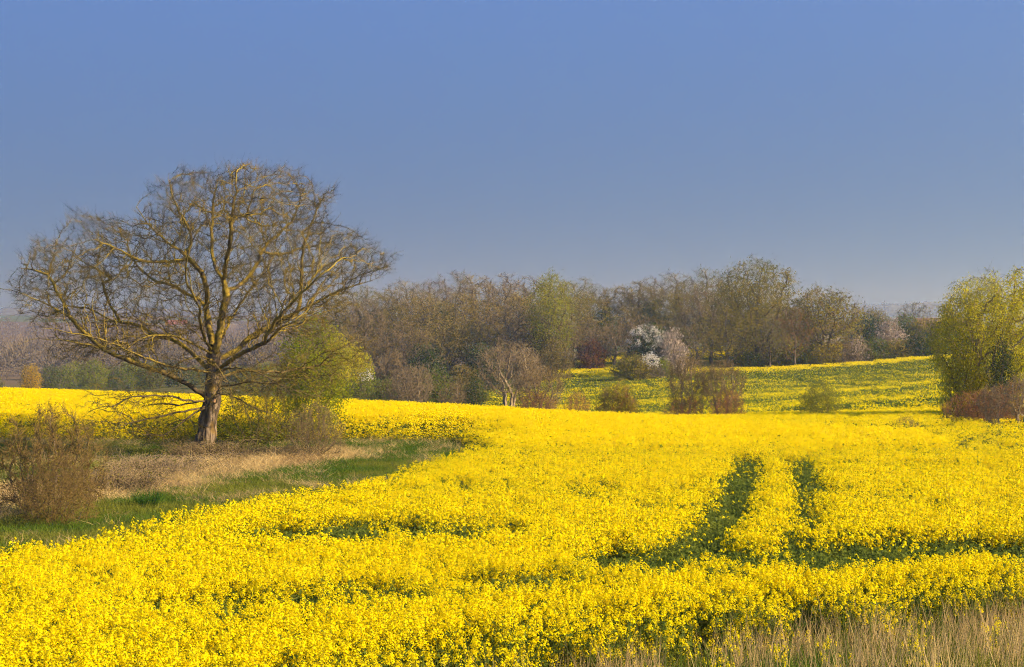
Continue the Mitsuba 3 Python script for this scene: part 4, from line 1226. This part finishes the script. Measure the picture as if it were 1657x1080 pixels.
def far_fill(X, Y):
    d = shapely.distance(path_line, shapely.points(X, Y))
    s = Y - 0.20 * X
    band = meshkit.fbm(np.stack([X * 0.006, s * 0.13, 0 * X + 1], -1), 3)
    fine = meshkit.noise(np.stack([X * 0.02, s * 0.8, 0 * X + 9], -1))
    for x, y, q, w, dd in zip(X, Y, band, fine, d):
        lvl = 0.15 + 8.0 * (q - 0.5) + 2.2 * (w - 0.5) + 2.6 * np.clip((y - 236) / 12, 0, 1)  + rn.normal() * 0.35
        if x < 30: lvl += 0.9 * np.clip((y - 205) / 30, 0, 1)
        if dd < 3.2 and x < 24: lvl = 0
        if y < 112:
            for ox, oy in ((-0.5, -0.5), (0.5, -0.5), (0.5, 0.5), (-0.5, 0.5)):
                stand('rapeseed_crop_003', f"rape_{'' if lvl + rn.normal() * 0.4 > 3.6 else 'thin_'}c{int(rn.integers(0, NV))}", x + ox, y + oy, rn.uniform(0, 360), 1.02, 0.95)
            continue
        stand('rapeseed_crop_003', f'rape_far_{int(np.clip(round(lvl), 0, 4))}{int(rn.integers(0, 3))}', x, y, rn.uniform(0, 360), rn.uniform(0.95, 1.1))


fill(far_poly, 1.95, far_fill)
tag('rapeseed_crop_003', 'rapeseed in yellow and green stripes on the far slope', 'crop', kind='stuff')
back_poly = Polygon([pd(930, 272), pd(1010, 275), pd(1100, 285), pd(1500, 292), pd(1530, 345), pd(1180, 345), pd(1000, 300)])


def back_fill(X, Y):
    for x, y in zip(X, Y):
        stand('rapeseed_crop_004', f'rape_far_4{int(rn.integers(0, 3))}', x, y, rn.uniform(0, 360), 1.25)


fill(back_poly, 2.5, back_fill)
tag('rapeseed_crop_004', 'strip of yellow rapeseed glimpsed behind the far hedgerow', 'crop', kind='stuff')

# ---------------------------------------------------------------- grass


def tuft(name, seed, n, rad, h, w, mat, lean=0.35, bend=0.5, seedheads=0):
    r = np.random.default_rng(seed)
    a, q = r.uniform(0, 6.28, n), np.sqrt(r.uniform(0, 1, n)) * rad
    P = np.stack([np.cos(a) * q, np.sin(a) * q, np.zeros(n)], 1)
    d = np.stack([r.normal(size=n) * lean, r.normal(size=n) * lean, np.ones(n)], 1)
    scene[name] = {'type': 'shapegroup', 'blades': mikit.ply(blades(P, d, h, w, r, bend), mat)}


for i in range(3):
    tuft(f'tuft_green{i}', 400 + i, 34, 0.30, 0.22, 0.014, 'grass_green', 0.4)
    tuft(f'tuft_dry{i}', 410 + i, 34, 0.30, 0.36, 0.012, 'grass_dry', 0.55, 0.8)
    tuft(f'tuft_rich{i}', 420 + i, 40, 0.30, 0.24, 0.016, 'grass_rich', 0.4)
    tuft(f'stalk_dry{i}', 430 + i, 26, 0.26, 0.92, 0.011, 'grass_dry', 0.12, 0.22)
    tuft(f'stalk_green{i}', 440 + i, 34, 0.26, 0.62, 0.016, 'grass_green', 0.2, 0.35)

strip = Polygon([(-34, 44)] + [(-22, 30)] + LEFT + [(0, 60.3), (17, 59.8), (26, 58.5), (28, 61)] + FRONT[::-1])


def strip_grass(X, Y):
    f = meshkit.fbm(np.stack([X * 0.22, Y * 0.22, 0 * X + 2], -1), 3)
    f2 = meshkit.noise(np.stack([X * 1.1, Y * 1.1, 0 * X + 5], -1))
    bank = LineString([(-24, 34), (-17.5, 46), (-14.5, 55), (-12.5, 62), (-9, 68)])
    d = shapely.distance(bank, shapely.points(X, Y))
    for x, y, q, q2, dd in zip(X, Y, f, f2, d):
        dry = np.clip((3.8 - dd) / 2.6, 0, 1) * (0.45 + 0.6 * np.clip((q - 0.35) / 0.25, 0, 1)) * 0.85 + 0.15 * (q > 0.52) + 0.25 * (q2 - 0.45)
        if x > 0 and y > 56: dry = 0.75
        if y > 73: dry = 0.2
        i = int(rn.integers(0, 3))
        u = rn.random()
        s = rn.uniform(0.7, 1.3)
        if u < dry: stand('dry_grass', f'tuft_dry{i}', x, y, rn.uniform(0, 360), s * (1.35 if dd < 2.4 else 1.0))
        elif (y > 58 and -12 < x < -1 and q > 0.45): stand('green_grass', f'tuft_rich{i}', x, y, rn.uniform(0, 360), s)
        else: stand('green_grass', f'tuft_green{i}', x, y, rn.uniform(0, 360), s)


fill(strip, 0.29, strip_grass)
tag('green_grass', 'short green grass along the path between the fields', 'grass', kind='stuff')
tag('dry_grass', 'straw-coloured dead grass on the bank and the field margin', 'grass', kind='stuff')

margin = Polygon([(-4, 11), (-2.4, 17.0), (-0.9, 19.0), (0.7, 20.8), (4.1, 23.2), (8.7, 25.8), (12.7, 28.4), (16, 27), (9, 11)])


def margin_fill(X, Y):
    f = meshkit.fbm(np.stack([X * 0.8, Y * 0.8, 0 * X + 2], -1), 2)
    for x, y, q in zip(X, Y, f):
        i = int(rn.integers(0, 3))
        if rn.random() < 0.32 + 1.5 * (q - 0.48): stand('dry_stalks', f'stalk_dry{i}', x, y, rn.uniform(0, 360), rn.uniform(0.75, 1.15))
        elif rn.random() < 0.05 and y > 17: stand('rapeseed_crop', f'rape_edge_a{int(rn.integers(0, NV))}', x, y, rn.uniform(0, 360), 0.55, 1.5)
        else: stand('margin_grass', f'stalk_green{i}', x, y, rn.uniform(0, 360), rn.uniform(0.8, 1.2))


fill(margin, 0.26, margin_fill)
tag('dry_stalks', 'upright pale straw stalks in the foreground field margin', 'dry stalks', kind='stuff')
tag('margin_grass', 'long green grass between the straw stalks of the foreground margin', 'grass', kind='stuff')


def grass_tuft():
    r = np.random.default_rng(8)
    x, y = wx(240, 48.5), 48.5
    n = 240
    a, q = r.uniform(0, 6.28, n), np.sqrt(r.uniform(0, 1, n)) * 0.3
    P = np.stack([x + np.cos(a) * q, y + np.sin(a) * q, np.full(n, float(gz(x, y)))], 1)
    d = np.stack([np.cos(a) * q * 1.6, np.sin(a) * q * 1.6, np.full(n, 0.8)], 1) + r.normal(size=(n, 3)) * 0.12
    scene['grass_tuft'] = mikit.ply(blades(P, d, 0.62, 0.016, r, 0.3), 'grass_deep')
    tag('grass_tuft', 'thick dark green grass tuft alone on the pale path', 'grass tuft')


grass_tuft()

# ---------------------------------------------------------------- air
scene['air'] = {'type': 'homogeneous', 'albedo': {'type': 'rgb', 'value': [0.95, 0.955, 0.97]}, 'sigma_t': {'type': 'rgb', 'value': [0.00018, 0.00026, 0.00036]}, 'phase': {'type': 'hg', 'g': 0.6}}
scene['haze'] = {'type': 'cube', 'to_world': T().translate([0, 0, 70]).scale([7600, 7600, 125]), 'bsdf': {'type': 'null'}, 'interior': {'type': 'ref', 'id': 'air'}}
tag('haze', 'thin blue spring haze over the whole landscape', 'haze', kind='stuff')

_tri = {k: len(meshkit.WRITTEN[d['filename']][1]) for k, d in scene.items() if d.get('type') == 'ply'}
print('distinct tris', sum(len(w[1]) for w in meshkit.WRITTEN.values()), 'ply entries', len(_tri), sum(_tri.values()), 'hero nodes', hn, 'instances', sum(_place_n.values()))
